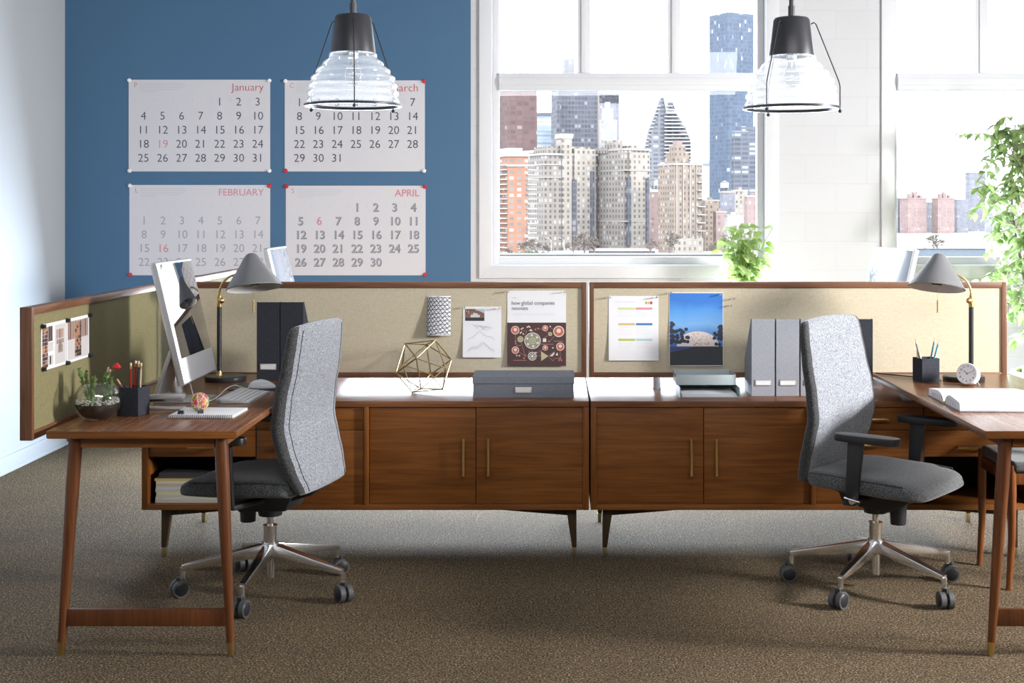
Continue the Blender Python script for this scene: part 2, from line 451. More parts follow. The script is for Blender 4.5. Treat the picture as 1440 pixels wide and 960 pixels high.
M['label'] = plain('label_card', (0.75, 0.74, 0.72), 0.5)
M['tray'] = plain('pale_grey_tray', (0.42, 0.48, 0.49), 0.4)
M['white_plastic'] = plain('white_plastic', (0.82, 0.83, 0.85), 0.3)
M['win_glass'] = thin_glass('window_glass', (0.98, 0.99, 1.0), 1.35)
M['pend_glass'] = thin_glass('ribbed_clear_glass', (0.985, 0.99, 0.995), 1.5, 0.07, 0.05, 0.08, 0.08)
M['bowl_glass'] = thin_glass('bowl_glass', (0.96, 0.97, 0.97), 1.5, 0.0, 0.03)
M['bulb'] = thin_glass('bulb_glass', (0.93, 0.93, 0.93), 1.5, 0.02, 0.05)
M['screen'] = plain('black_screen_glass', (0.010, 0.012, 0.018), 0.04, coat=1.0, spec=0.9)
M['screen_pale'] = plain('pale_screen_glass', (0.25, 0.27, 0.31), 0.12, coat=0.6)

# ================================================================== SETTING
XL, XR, YB, YF, ZC = -3.135, 4.7, 8.65, -1.6, 3.4
bm = new(); box(bm, XL - .2, XR + .2, YF - .2, YB + .3, -0.12, 0)
struct('floor', bm, M['carpet'], smooth=False)
bm = new(); box(bm, XL - .2, XR + .2, YF - .2, YB + .3, ZC, ZC + .15)
struct('ceiling', bm, M['ceil'], smooth=False)
bm = new(); box(bm, XL - .2, XL, YF - .2, YB + .3, 0, ZC)
struct('wall_left', bm, M['white_wall'], smooth=False)
# back wall: blue run and white block run with two openings
XBLUE = wx(662, YB)
W1 = (wx(692, YB), wx(1077, YB)); W2 = (wx(1257, YB), wx(1257, YB) + W1[1] - W1[0])
ZS, ZT = wz(373, YB), 3.08
bm = new(); box(bm, XL, XBLUE, YB, YB + .3, 0, ZC)
struct('wall_back', bm, M['blue'], smooth=False)
bm = new()
box(bm, XBLUE, W1[0], YB, YB + .3, 0, ZC); box(bm, W1[1], W2[0], YB, YB + .3, 0, ZC); box(bm, W2[1], XR, YB, YB + .3, 0, ZC)
for a, c in (W1, W2):
    box(bm, a, c, YB, YB + .3, 0, ZS); box(bm, a, c, YB, YB + .3, ZT, ZC)
struct('wall_back_window_side', bm, M['block'], smooth=False)
# right wall, carrying the large side light
KY0, KY1, KZ0, KZ1 = 3.3, 5.5, 0.9, 2.7
bm = new()
box(bm, XR, XR + .2, YF, YB + .3, 0, ZC)
struct('wall_right', bm, M['far_wall'], smooth=False)
FX0, FX1, FZ0, FZ1 = -2.4, 3.4, 0.9, 3.0
bm = new()
box(bm, XL, XR, YF - .2, YF, 0, ZC)
struct('wall_front', bm, M['far_wall'], smooth=False)
bm = new(); box(bm, XL, XL + .016, YF, YB, 0, .095, .003); box(bm, XL + .016, XL + .026, YF, YB, 0, .02, .003)
struct('baseboard_left', bm, M['white_wall'])
bm = new(); box(bm, XL + .027, XR, YB - .016, YB, 0, .1, .003)
struct('baseboard_back', bm, M['frame_white'])

def window(n, a, c):
    w = bpy.data.objects.new('window_%d' % n, None); COL.objects.link(w); w['kind'] = 'structure'
    w.location = (0, 0, 0)
    # mitred casing
    bm = new(); y0, y1 = YB - .02, YB + .001; cw = .082
    prism(bm, [(a - cw, ZS - cw), (c + cw, ZS - cw), (c, ZS), (a, ZS)], 'y', y0, y1, bev=.003)
    prism(bm, [(a - cw, ZS - cw), (a, ZS), (a, ZT), (a - cw, ZT + cw)], 'y', y0, y1, bev=.003)
    prism(bm, [(c + cw, ZS - cw), (c, ZS), (c, ZT), (c + cw, ZT + cw)], 'y', y0, y1, bev=.003)
    prism(bm, [(a - cw, ZT + cw), (c + cw, ZT + cw), (c, ZT), (a, ZT)], 'y', y0, y1, bev=.003)
    obj('casing', bm, M['frame_white'], w)
    fy0, fy1 = YB + .085, YB + .16; ft = .042
    bm = new()
    box(bm, a, a + ft, fy0, fy1, ZS, ZT, .004); box(bm, c - ft, c, fy0, fy1, ZS, ZT, .004)
    box(bm, a + ft, c - ft, fy0, fy1, ZS, ZS + .052, .004); box(bm, a + ft, c - ft, fy0, fy1, ZT - .05, ZT, .004)
    obj('window_frame', bm, M['frame_white'], w)
    tz0, tz1 = wz(127, fy0), wz(103, fy0)
    bm = new(); box(bm, a + ft, c - ft, fy0 - .02, fy1, tz0, tz1, .005); box(bm, a + ft, c - ft, fy0 - .03, fy0 - .02, tz0 + .03, tz1 - .03, .004)
    obj('transom', bm, M['frame_white'], w)
    for k in (812, 939):
        x = a + ft + (k - 702) * fy0 / F
        bm = new(); box(bm, x, x + 18 * fy0 / F, fy0, fy1, tz1, ZT - .05, .004)
        box(bm, x + .025, x + 18 * fy0 / F - .025, fy0 - .012, fy0 + .002, tz1, ZT - .05, .003)
        obj('mullion', bm, M['frame_white'], w)
    bm = new(); box(bm, a, c, YB + .001, fy0, ZS - .001, ZS + .004)
    obj('sill', bm, M['frame_white'], w)
    bm = new(); box(bm, a + ft, c - ft, fy0 + .035, fy0 + .041, ZS + .052, tz0); obj('pane', bm, M['win_glass'], w, smooth=False)
    xs = [a + ft] + [a + ft + (k - 702) * fy0 / F for k in (812, 939)] + [c - ft]
    for i in range(3):
        x0 = xs[i] + (18 * fy0 / F if i else 0)
        bm = new(); box(bm, x0, xs[i + 1], fy0 + .035, fy0 + .041, tz1, ZT - .05)
        obj('pane', bm, M['win_glass'], w, smooth=False)
window(1, *W1); window(2, *W2)

# ================================================================== FURNITURE
CF, CB, CT, CBOT = 5.77, 6.57, 0.68, 0.2145   # credenza front, back, top, underside
def cx(px): return wx(px, CF)
def cz(py): return wz(py, CF)

def credenza(sgn, label):
    """sgn=1: the left cabinet; sgn=-1: its mirror image about the gap"""
    gap = cx(829.5)
    def X(px):                       # photo column of the left cabinet
        x = cx(px)
        return x if sgn > 0 else 2 * gap - x
    base = (X(199) + X(828.3)) / 2
    t = thing('credenza', label, 'cabinet', (base, CF, 0), 0, 'low walnut storage cabinets')
    def b(bm, xa, xb, *r, **k):
        lo, hi = sorted((xa - base, xb - base)); box(bm, lo, hi, *r, **k)
    # carcass
    D = CB - CF
    bm = new(); xl, xr = X(199), X(828.3)
    b(bm, xl, xr, 0, D, CT - .026, CT, bev=.003)
    obj('top', bm, M['wood_top'], t)
    bm = new(); th = .026 * sgn
    b(bm, xl, xl + th, 0.0, D, CBOT, CT - .0265, bev=.003); obj('side_panel', bm, M['wood_z'], t)
    bm = new(); b(bm, xr - th, xr, 0.0, D, CBOT, CT - .0265, bev=.003)
    obj('side_panel', bm, M['wood_z'], t)
    bm = new(); b(bm, xl + th, xr - th, 0.0, D, CBOT, CBOT + .024, bev=.002)
    obj('bottom_panel', bm, M['wood_x'], t)
    zb, zt = CBOT + .024, CT - .0265
    fr = .012                                         # fronts set back a little
    # inner partitions and the lining of the open cubby
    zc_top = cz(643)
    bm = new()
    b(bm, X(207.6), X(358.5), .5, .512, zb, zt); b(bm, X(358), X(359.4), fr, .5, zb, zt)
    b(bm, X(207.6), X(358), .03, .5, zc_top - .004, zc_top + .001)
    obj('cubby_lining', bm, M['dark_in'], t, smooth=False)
    bm = new(); b(bm, X(511.5), X(518.5), -.004, D - .02, zb - .004, zt + .002, bev=.006)
    obj('divider', bm, M['wood_z'], t)
    def front(name, x0, x1, z0, z1, hx=None, hz=None, vert=False, w=M['wood_x']):
        bm = new(); g = .0014
        lo, hi = sorted((X(x0), X(x1)))
        box(bm, lo + g - base, hi - g - base, fr, fr + .02, z0 + g, z1 - g, .0015)
        o = obj(name, bm, w, t)
        if hx is not None:
            bm = new(); hxx = X(hx) - base
            if vert:
                za, zb_ = cz(668), cz(616)
                cyl(bm, (hxx, -.022, za), (hxx, -.022, zb_), .0058, seg=16)
                for z in (za + .012, zb_ - .012): cyl(bm, (hxx, -.02, z), (hxx, fr + .001, z), .0042, seg=12)
            else:
                cyl(bm, (hxx - .073, -.022, hz), (hxx + .073, -.022, hz), .0048, seg=16)
                for q in (-.06, .06): cyl(bm, (hxx + q, -.02, hz), (hxx + q, fr + .001, hz), .004, seg=12)
            obj('handle', bm, M['brass'], o)
        return o
    front('door', 519, 669, zb, zt, 652, None, True)
    front('door', 669, 820.5, zb, zt, 687, None, True)
    zr = cz(605)
    front('drawer', 359.5, 511.5, zr, zt, 435, (zr + zt) / 2)
    front('drawer', 359.5, 511.5, zb, zr, 435, zr - .06)
    front('drawer', 207.6, 358.5, zr, zt, 290, (zr + zt) / 2)
    front('drawer', 207.6, 358.5, zc_top, zr, 290, cz(628))
    bm = new(); b(bm, xl + th, xr - th, D - .012, D - .002, zb, zt); obj('back_panel', bm, M['wood_x'], t, smooth=False)
    # legs with tapered brackets and brass tips
    for (pa, inner) in ((222, 1), (811, -1)):
        for yy in (.05, D - .09):
            x = X(pa) - base; s = inner * sgn
            zt_ = CBOT - .0005
            bm = new()
            prism(bm, [(x, zt_), (x + s * .045, zt_), (x + s * .019, .042), (x - s * .000, .042)], 'y', yy, yy + .035, bev=.002)
            lg = obj('leg', bm, M['leg_dark'], t)
            bm = new()
            prism(bm, [(x - s * .0006, .042), (x + s * .0196, .042), (x + s * .016, 0.0005), (x + s * .002, .0005)], 'y', yy - .0004, yy + .0354, bev=.001)
            obj('brass_tip', bm, M['brass_dull'], lg)
            bm = new()
            prism(bm, [(x + s * .04, zt_), (x + s * .46, zt_), (x + s * .034, zt_ - .034)], 'y', yy + .004, yy + .03)
            obj('bracket', bm, M['leg_dark'], t)
    return t
credenza(1, 'long low walnut cabinet with an open cubby of magazines at its left end')
credenza(-1, 'long low walnut cabinet behind the right-hand chair, its open cubby empty')

DT, DY0, DY1 = 0.76, 4.49, 6.06
def desk(x0, x1, y0, y1, label, front_legs=True, flip=1):
    t = thing('desk', label, 'desk', ((x0 + x1) / 2, y0 if flip > 0 else y1, 0), 0, 'walnut desks')
    ox, oy = t.location.x, t.location.y
    bm = new()
    # top with an undercut edge
    prism(bm, [(x0 + .004 - ox, DT - .026), (x1 - .004 - ox, DT - .026), (x1 - ox, DT - .021), (x1 - ox, DT), (x0 - ox, DT), (x0 - ox, DT - .021)], 'y', y0 - oy, y1 - oy, bev=.0015)
    obj('tabletop', bm, M['wood_y'], t)
    ye_ = (y0 if flip > 0 else y1) - oy
    obj('edge_band', box(new(), x0 + .003 - ox, x1 - .003 - ox, ye_ - .0015, ye_ + .0015, DT - .0245, DT - .0015, .0005), M['wood_x'], t)
    yl = (y0 + .045 if flip > 0 else y1 - .045) - oy
    ye = (5.80 if flip > 0 else 6.58) - oy
    xa, xb = x0 + .083 - ox, x1 - .063 - ox
    za = DT - .0265
    bm = new(); box(bm, xa + .02, xb - .02, yl - .012, yl + .012, za - .034, za, .001)
    for x in (xa, xb):
        lo, hi = sorted((yl, ye)); box(bm, x - .011, x + .011, lo, hi, za - .034, za, .001)
    obj('apron', bm, M['wood_x'], t)
    for x, dx in ((xa, -.05), (xb, .034)):
        bm = new()
        prof = [0, .25, .5, .75, 1.0]
        zz = [za - (za - .046) * k for k in prof]
        tube(bm, [(x + dx * (za - z) / za, yl, z) for z in zz], .02, 20, rads=[.0225, .0225, .0195, .0165, .0135])
        lg = obj('leg', bm, M['wood_leg'], t)
        bm = new(); xe = x + dx * (za - .046) / za
        cyl(bm, (xe, yl, .0465), (x + dx, yl, .0005), .0142, .0105, seg=20)
        obj('brass_tip', bm, M['brass'], lg)
    bm = new(); k = (za - .13) / za
    box(bm, xa - .05 * k + .008, xb + .034 * k - .008, yl - .009, yl + .009, .10, .157, .002)
    obj('stretcher', bm, M['wood_leg'], t)
    # riser block that carries the far end on the cabinet top
    bm = new()
    yr0, yr1 = (5.82 - oy, 6.02 - oy) if flip > 0 else (6.36 - oy, 6.55 - oy)
    box(bm, xa + .03, xb - .03, yr0, yr1, CT + .0005, za, .002)
    obj('support_block', bm, M['dark_in'], t)
    return t
desk(-1.69, -1.057, DY0, DY1, 'walnut desk at the left with white monitor, glass bowl and notebook on it')
desk(1.43, 2.05, DY0, DY1, 'walnut desk at the right edge with an open book and a round clock on it')
desk(-1.69, -1.057, 6.29, 7.85, 'desk behind the pinboard at the left, carrying the far monitor', flip=-1)
desk(1.43, 2.05, 6.29, 7.85, 'desk behind the right pinboard, carrying the far monitor near the window', flip=-1)

BZ0, BZ1, BF, BTH = 0.735, 1.168, 6.15, 0.042
def board(x0, x1, label):
    t = thing('pinboard', label, 'pinboard', ((x0 + x1) / 2, BF, 0), 0, 'linen pinboards along the cabinets')
    ox = t.location.x; fw = .022
    bm = new(); a, c = x0 - ox, x1 - ox
    for z0, z1 in ((BZ1 - .026, BZ1), (BZ0, BZ0 + fw)): obj('frame_rail', box(new(), a + fw + .0002, c - fw - .0002, .0004, BTH - .0004, z0, z1, .0015), M['wood_frame'], t)
    for q0 in (a, c - fw): obj('frame_stile', box(new(), q0, q0 + fw, 0, BTH, BZ0, BZ1, .0015), M['wood_framez'], t)
    bm = new(); box(bm, a + fw, c - fw, .009, BTH - .009, BZ0 + fw, BZ1 - .026)
    obj('linen_panel', bm, M['linen'], t, smooth=False)
    for q in (.16, .84):
        x = x0 + (x1 - x0) * q
        if x0 > 0 and q == .16: x = wx(924, BF)
        bm = new(); cyl(bm, (x - ox, BTH / 2, CT + .006), (x - ox, BTH / 2, BZ0 + .001), .0185, seg=20); cyl(bm, (x - ox, BTH / 2, CT + .0005), (x - ox, BTH / 2, CT + .006), .021, seg=20)
        if x0 > 0 or q > .4: obj('post', bm, M['alu'], t)
        else: bm.free()
    return t
BFACE = BF + .009
xg = wx(826.5, BF)
board(-1.70, xg - .006, 'long tan linen pinboard in a walnut frame above the left cabinet')
board(xg + .006, wx(1416, BF), 'long tan linen pinboard in a walnut frame above the right cabinet')

def side_board(y0, y1, label, fabric):
    t = thing('side_partition', label, 'partition', (-1.73, (y0 + y1) / 2, 0), 0, 'side partitions beside the desks')
    oy = t.location.y; a, c = y0 - oy, y1 - oy; fw = .024
    for z0, z1 in ((BZ1 - .022, BZ1 + .004), (BZ0 - .004, BZ0 + fw)): obj('frame_rail', box(new(), -.0396, -.0004, a + .0222, c - .0222, z0, z1, .0015), M['wood_framey'], t)
    for q0 in (a, c - .022): obj('frame_stile', box(new(), -.04, 0, q0, q0 + .022, BZ0 - .004, BZ1 + .004, .0015), M['wood_framez'], t)
    bm = new(); box(bm, -.031, -.009, a + .022, c - .022, BZ0 + fw, BZ1 - .022)
    obj('fabric_panel', bm, fabric, t, smooth=False)
    bm = new()
    for yy in ((c - .35, c - .05) if y0 < 6 else (a + .12, a + .3)):
        box(bm, -.03, -.01, yy - .02, yy + .02, CT + .0005, BZ0 - .003)
    obj('post', bm, M['alu'], t)
side_board(4.47, 6.17, 'walnut framed olive partition along the left desk with photo prints on it', M['olive'])
side_board(6.20, 7.86, 'pale partition continuing behind the left pinboard under the February calendar', M['olive'])

# ------------------------------------------------------------------ task chairs
def loft(secs, closed_caps=True):
    """secs: list of rings (lists of Vector), returns verts list & quads"""
    n = len(secs[0]); V = [p for s in secs for p in s]; Q = []
    for i in range(len(secs) - 1):
        for k in range(n):
            l = (k + 1) % n
            Q.append((i * n + k, i * n + l, (i + 1) * n + l, (i + 1) * n + k))
    return V, Q

def faces_to_bm(V, Q, sel):
    bm = new(); mp = {}
    for q in Q:
        if not sel(q): continue
        vs = []
        for i in q:
            if i not in mp: mp[i] = bm.verts.new(V[i])
            vs.append(mp[i])
        if len(set(vs)) >= 3: bm.faces.new(vs)
    return bm

def interp(tab, x):
    for i in range(len(tab) - 1):
        if x <= tab[i + 1][0] or i == len(tab) - 2:
            f = (x - tab[i][0]) / (tab[i + 1][0] - tab[i][0]); f = max(0, min(1, f))
            f = f * f * (3 - 2 * f) * .5 + f * .5
            return [a + (b - a) * f for a, b in zip(tab[i][1:], tab[i + 1][1:])]

def task_chair(label, loc, rz, star, wood_=None):
    t = thing('task_chair', label, 'office chair', loc, rz, 'grey upholstered swivel chairs')
    NS = 36
    # backrest: sections up the height   z: front u, half width, thickness
    tab = [(.435, -.186, .225, .052), (.52, -.154, .260, .060), (.60, -.126, .274, .064), (.68, -.108, .276, .064), (.78, -.120, .272, .060),
           (.90, -.146, .262, .056), (1.0, -.164, .252, .050), (1.055, -.174, .240, .044)]
    secs = []; sc = []
    zs = [.427, .431, .44] + [.46 + i * .0285 for i in range(21)] + [1.043, 1.052, 1.056]
    for i, z in enumerate(zs):
        u, hw, th = interp(tab, max(.435, min(1.055, z)))
        e = min(i, len(zs) - 1 - i)
        k = {0: .2, 1: .72, 2: .93}.get(e, 1.0); hk = {0: .90, 1: .965, 2: .99}.get(e, 1.0)
        ring = []
        for j in range(NS):
            a = 2 * PI * j / NS
            ca, sa = math.cos(a), math.sin(a)
            w = hw * hk * math.copysign(abs(sa) ** .42, sa)
            d = th / 2 * k * math.copysign(abs(ca) ** .55, ca)
            curve = .014 * (w / hw) ** 2                      # edges come forward
            zz = z + (.012 * (1 - (w / hw) ** 2) if z > 1.0 else 0)
            ring.append(Vector((u - th / 2 + d + curve - .014, w, zz)))
        secs.append(ring); sc.append(hw)
    V, Q = loft(secs); n0 = len(V)
    V.append(sum(secs[0], Vector()) / NS); V.append(sum(secs[-1], Vector()) / NS)
    for j in range(NS):
        Q.append((n0, (j + 1) % NS, j)); b0 = (len(secs) - 1) * NS
        Q.append((n0 + 1, b0 + j, b0 + (j + 1) % NS))
    def side(q):
        js = [i % NS for i in q if i < n0]
        return all((NS // 4 - 4 <= j <= NS // 4 + 4) or (3 * NS // 4 - 4 <= j <= 3 * NS // 4 + 4) for j in js) and len(q) == 4
    bm = faces_to_bm(V, Q, lambda q: not side(q)); obj('backrest', bm, M['chair_light'], t, ang=80)
    for sg in (1, -1):
        bm = faces_to_bm(V, Q, lambda q: side(q) and V[q[0]].y * sg > 0); obj('side_band', bm, M['chair_dark'], t, ang=80)
    # stitched seam down the rear
    for s in (-.78, .78):
        bm = new()
        pts = []
        for i in range(2, len(zs) - 2):
            u, hw, th = interp(tab, zs[i]); w = s * hw
            a = math.asin(min(1, abs(s) ** (1 / .42)))
            d = th / 2 * math.cos(a) ** .55
            pts.append((u - th / 2 - d + .014 * s * s - .014 - .0003, w, zs[i]))
        tube(bm, pts, .0018, 6)
        obj('seam', bm, M['chair_dark'], t)
    # seat
    NT = 36; secs = []
    stab = [(-.195, .20, .470, .418), (-.17, .235, .482, .410), (-.08, .250, .486, .408), (.05, .255, .480, .404), (.15, .252, .478, .400),
            (.22, .244, .474, .400), (.262, .225, .462, .398), (.285, .195, .440, .402)]
    us = [-.203, -.200, -.19, -.17] + [-.14 + i * .035 for i in range(11)] + [.235, .255, .27, .281, .287, .288]
    for i, u in enumerate(us):
        hw, zt, zb = interp(stab, max(-.195, min(.285, u)))
        e = min(i, len(us) - 1 - i); k = {0: .15, 1: .7, 2: .92}.get(e, 1.0); hk = {0: .9, 1: .96, 2: .985}.get(e, 1.0)
        ring = []
        for j in range(NT):
            a = 2 * PI * j / NT; ca, sa = math.cos(a), math.sin(a)
            w = hw * hk * math.copysign(abs(ca) ** .38, ca)
            zc_, hz = (zt + zb) / 2, (zt - zb) / 2 * k
            z = zc_ + hz * math.copysign(abs(sa) ** .5, sa)
            if sa > 0: z += .012 * (w / hw) ** 2 * (1 if u < .15 else .3) - .006
            ring.append(Vector((u, w, z)))
        secs.append(ring)
    V, Q = loft(secs); n0 = len(V)
    V.append(sum(secs[0], Vector()) / NT); V.append(sum(secs[-1], Vector()) / NT)
    for j in range(NT):
        Q.append((n0, (j + 1) % NT, j)); b0 = (len(secs) - 1) * NT
        Q.append((n0 + 1, b0 + j, b0 + (j + 1) % NT))
    bm = faces_to_bm(V, Q, lambda q: True); seat = obj('seat', bm, M['seat_dark'], t, ang=80)
    for s in (-1, 1):                                      # piping round the seat edge
        bm = new()
        pts = []
        for u in [-.17 + i * .03 for i in range(14)]:
            hw, zt, zb = interp(stab, u); pts.append((u, s * hw * .985, zt - .012))
        tube(bm, pts, .0032, 8)
        obj('piping', bm, M['chair_dark'], seat)
    # arms
    for s in (-1, 1):
        bm = new()
        poly = []
        for i in range(28):
            a = 2 * PI * i / 28
            poly.append((.098 + .13 * math.copysign(abs(math.cos(a)) ** .6, math.cos(a)), s * .287 + .041 * math.copysign(abs(math.sin(a)) ** .7, math.sin(a))))
        prism(bm, poly, 'z', .622, .650, bev=.007)
        arm = obj('armrest', bm, M['black'], t, ang=50)
        bm = new()
        beam(bm, (.035, s * .288, .385), (.055, s * .288, .625), .022, .045, .024, .062, bev=.005)
        beam(bm, (.03, s * .297, .388), (.0, s * .10, .378), .05, .018, .05, .018, bev=.004)
        obj('arm_post', bm, M['black'], arm, ang=50)
        bm = new(); cyl(bm, (.047, s * .298, .40), (.047, s * .312, .40), .012, seg=16); cyl(bm, (.02, s * .318, .412), (.085, s * .325, .405), .0035, seg=8)
        if s < 0: obj('adjustment_lever', bm, M['chrome'], arm)
        else: bm.free()
    # mechanism
    bm = new()
    prism(bm, [(-.13, .40), (-.10, .335), (.09, .322), (.16, .36), (.20, .402)], 'y', -.085, .085, bev=.008)
    cyl(bm, (.10, -.01, .268), (.10, -.01, .345), .030, .034, 24)
    cyl(bm, (0, 0, .300), (0, 0, .35), .045, .055, 28)
    prism(bm, [(-.10, .395), (-.215, .425), (-.245, .437), (-.20, .40), (-.10, .365)], 'y', -.07, .07, bev=.004)
    obj('tilt_mechanism', bm, M['black'], t, ang=40)
    bm = new(); cyl(bm, (.02, -.085, .378), (.02, -.20, .372), .0045, seg=10); cyl(bm, (.02, -.19, .372), (.02, -.235, .37), .008, seg=12)
    obj('height_lever', bm, M['chrome'], t)
    # gas column
    bm = new()
    cyl(bm, (0, 0, .245), (0, 0, .301), .0135, seg=24); cyl(bm, (0, 0, .19), (0, 0, .258), .0265, seg=28); cyl(bm, (0, 0, .258), (0, 0, .262), .0285, seg=28)
    cyl(bm, (0, 0, .055), (0, 0, .19), .0185, seg=28)
    obj('gas_column', bm, M['chrome'], t)
    bm = new()
    cyl(bm, (0, 0, .145), (0, 0, .193), .036, .032, seg=32)
    for i in range(5):
        a = star + 2 * PI * i / 5; c, s_ = math.cos(a), math.sin(a)
        beam(bm, (.02 * c, .02 * s_, .166), (.335 * c, .335 * s_, .112), .040, .050, .026, .022, bev=.005)
        cyl(bm, (.332 * c, .332 * s_, .07), (.332 * c, .332 * s_, .112), .0115, seg=14)
    obj('star_base', bm, M['chrome'], t, ang=40)
    for i in range(5):
        a = star + 2 * PI * i / 5; c, s_ = math.cos(a), math.sin(a)
        sw = a + R([70, 95, 110, 80, 60][i])               # wheel axle direction
        ax = Vector((math.cos(sw), math.sin(sw), 0)); o = Vector((.332 * c, .332 * s_, .0330)) + ax.cross(Vector((0, 0, 1))) * .012
        bm = new()
        for s2 in (-1, 1):
            p0 = o + ax * s2 * .006; p1 = o + ax * s2 * .026
            cyl(bm, p0, p1, .0325, .0325, seg=28, mi=0)
            cyl(bm, p1, p1 + ax * s2 * .002, .026, .023, seg=28, mi=1)
        cyl(bm, o - ax * .006, o + ax * .006, .020, seg=20, mi=1)
        box(bm, -.011, .011, -.011, .011, .02, .045, .003, mi=1, M=Matrix.Translation((o.x, o.y, .0330)))
        obj('caster', bm, [M['rubber'], M['black']], t)
    return t
task_chair('grey wool swivel chair at the left desk, seen from behind, facing left', (-1.115, 5.30, 0), R(167), R(48 - 167))
task_chair('grey wool swivel chair at the right desk, facing right toward the open book', (1.27, 5.35, 0), R(-38), R(18 + 38))

# wooden chair tucked under the right desk: front legs and cushion in view, back out of frame
t = thing('wooden_chair', 'teak chair with dark cushion half hidden behind the right desk leg', 'chair', (1.80, 5.49, 0))
bm = new(); box(bm, .0, .44, -.19, .22, .462, .505, .02, seg=4); obj('seat_cushion', bm, M['seat_dark'], t, ang=60)
for x in (0, .43):
    for y in (-.17, .20):
        bm = new(); tube(bm, [(x + (-.012 if x == 0 else .02), y, 0.0005), (x, y, .2), (x, y, .38), (x, y, .49)] if x == 0 else [(x + .02, y, 0.0005), (x, y, .2), (x, y, .45), (x + .06, y, .80)], .015, 14, rads=[.011, .015, .018, .016])
        obj('leg', bm, M['wood_red'], t)
bm = new(); box(bm, .0, .43, -.18, -.155, .415, .461, .004); box(bm, .0, .43, .185, .21, .415, .461, .004); box(bm, -.012, .013, -.15, .18, .415, .461, .004)
obj('seat_rail', bm, M['wood_red'], t)
bm = new(); box(bm, .455, .475, -.16, .19, .70, .80, .006); obj('backrest', bm, M['wood_red'], t)

# ------------------------------------------------------------------ magazines in the cubby
random.seed(3)
z = CBOT + .0245
cols = [(.62, .60, .52), (.66, .62, .50), (.55, .55, .50), (.70, .66, .40), (.60, .58, .55), (.68, .66, .60), (.58, .52, .40), (.72, .70, .62), (.64, .50, .18), (.10, .08, .07), (.06, .06, .07)]
for i in range(11):
    th = random.uniform(.010, .0145); bm = new()
    xo = wx(218, 5.8) + random.uniform(-.004, .006) + (.012 if i > 8 else 0); yo = 5.80 + random.uniform(0, .008)
    o = thing('magazine', 'magazine in the cubby stack, %s' % ['lowest of all', 'second from the bottom', 'third from the bottom', 'fourth from the bottom', 'fifth from the bottom', 'middle of the pile', 'just above the middle of the pile', 'fourth from the top', 'third from the top, yellow spine', 'dark, second from the top', 'dark cover, topmost'][i], 'magazine', (xo, yo, z), 0, 'magazines stacked in the cubby')
    box(bm, .001, .279, .0012, .209, .0012, th - .0012); obj('pages', bm, plain('magazine_pages_%d' % i, (.70, .68, .62), .7, noise=.15, nscale=90), o, smooth=False)
    bm = new()
    box(bm, 0, .28, 0, .21, th - .0012, th - .0001); box(bm, 0, .28, 0, .21, 0.0001, .0012); box(bm, -.0008, .28, -.0008, .0004, .0001, th - .0001)
    obj('cover', bm, plain('magazine_cover_%d' % i, cols[i], .3), o, smooth=False)
    z += th

# ------------------------------------------------------------------ desk lamps
def desk_lamp(label, base, pole_dx, s):
    """s=+1: shade hangs to the right of the pole"""
    t = thing('desk_lamp', label, 'lamp', base, 0, 'grey cone desk lamps')
    sw = PI if s < 0 else 0
    bm = new(); lathe(bm, [(0, .0005), (.086, .0005), (.088, .004), (.088, .018), (.084, .022), (0, .022)], 48); obj('base', bm, M['blackmetal'], t)
    px = pole_dx
    bm = new(); cyl(bm, (px, 0, .022), (px, 0, .032), .016, .012, 24); cyl(bm, (px, 0, .032), (px, 0, .042), .0115, .0105, 24)
    obj('collar', bm, M['brass'], t)
    bm = new(); cyl(bm, (px, 0, .042), (px, 0, .318), .0102, seg=24); obj('pole', bm, M['blackmetal'], t)
    bm = new(); cyl(bm, (px, 0, .318), (px, 0, .330), .0112, seg=20); cyl(bm, (px, 0, .33), (px, 0, .368), .008, seg=18)
    sphere(bm, (px + s * .010, -.004, .345), .0135, 18)
    obj('knuckle', bm, M['brass'], t)
    # gooseneck
    pts = []
    r = .075
    for i in range(15):
        a = PI - i / 14 * R(112)
        pts.append((px + s * (r + r * math.cos(a)) * 1.0, 0, .36 + .01 + r * 1.15 * math.sin(a)))
    pts = [(px, 0, .355)] + pts
    bm = new(); tube(bm, pts, .0048, 12); obj('arm', bm, M['brass'], t)
    # shade: cone leaning, open side toward the viewer a little
    top = Vector((px + s * .138, -.005, .545 + .004))
    Mx = Matrix.Translation(top) @ Matrix.Rotation(R(-8) * s, 4, 'Y') @ Matrix.Rotation(R(-11), 4, 'X')
    prof = [(0, 0), (.012, -.001), (.022, -.006), (.031, -.016), (.046, -.040), (.066, -.070), (.086, -.098), (.105, -.127), (.120, -.150)]
    inn = [(r_ - .0022, z_ - .0022) for r_, z_ in prof[:0:-1]]
    bm = new(); lathe(bm, [(r_, z_) for r_, z_ in prof] + [(.1205, -.1515)], 56, M=Mx); obj('lamp_shade', bm, M['shade_grey'], t, ang=60)
    bm = new(); lathe(bm, [(max(0, r_ - .003), z_ - .003) for r_, z_ in prof[1:]], 56, M=Mx)
    sh = obj('shade_lining', bm, M['shade_in'], t, ang=60)
    bm = new(); cyl(bm, Mx @ Vector((0, 0, -.03)), Mx @ Vector((0, 0, -.10)), .017, seg=20); cyl(bm, Mx @ Vector((0, 0, -.10)), Mx @ Vector((0, 0, -.142)), .026, .021, seg=24)
    obj('bulb_holder', bm, M['blackmetal'], t)
    pb = Mx @ Vector((0, -.012, -.142))
    bm = new(); cyl(bm, pb, pb - Vector((0, 0, .062)), .0012, seg=8); cyl(bm, pb - Vector((0, 0, .062)), pb - Vector((0, 0, .117)), .0034, seg=12)
    obj('pull_chain', bm, M['brass'], t)
    return t
desk_lamp('grey cone desk lamp on a black pole standing on the left desk', (-1.42, 5.83, DT), -.027, 1)
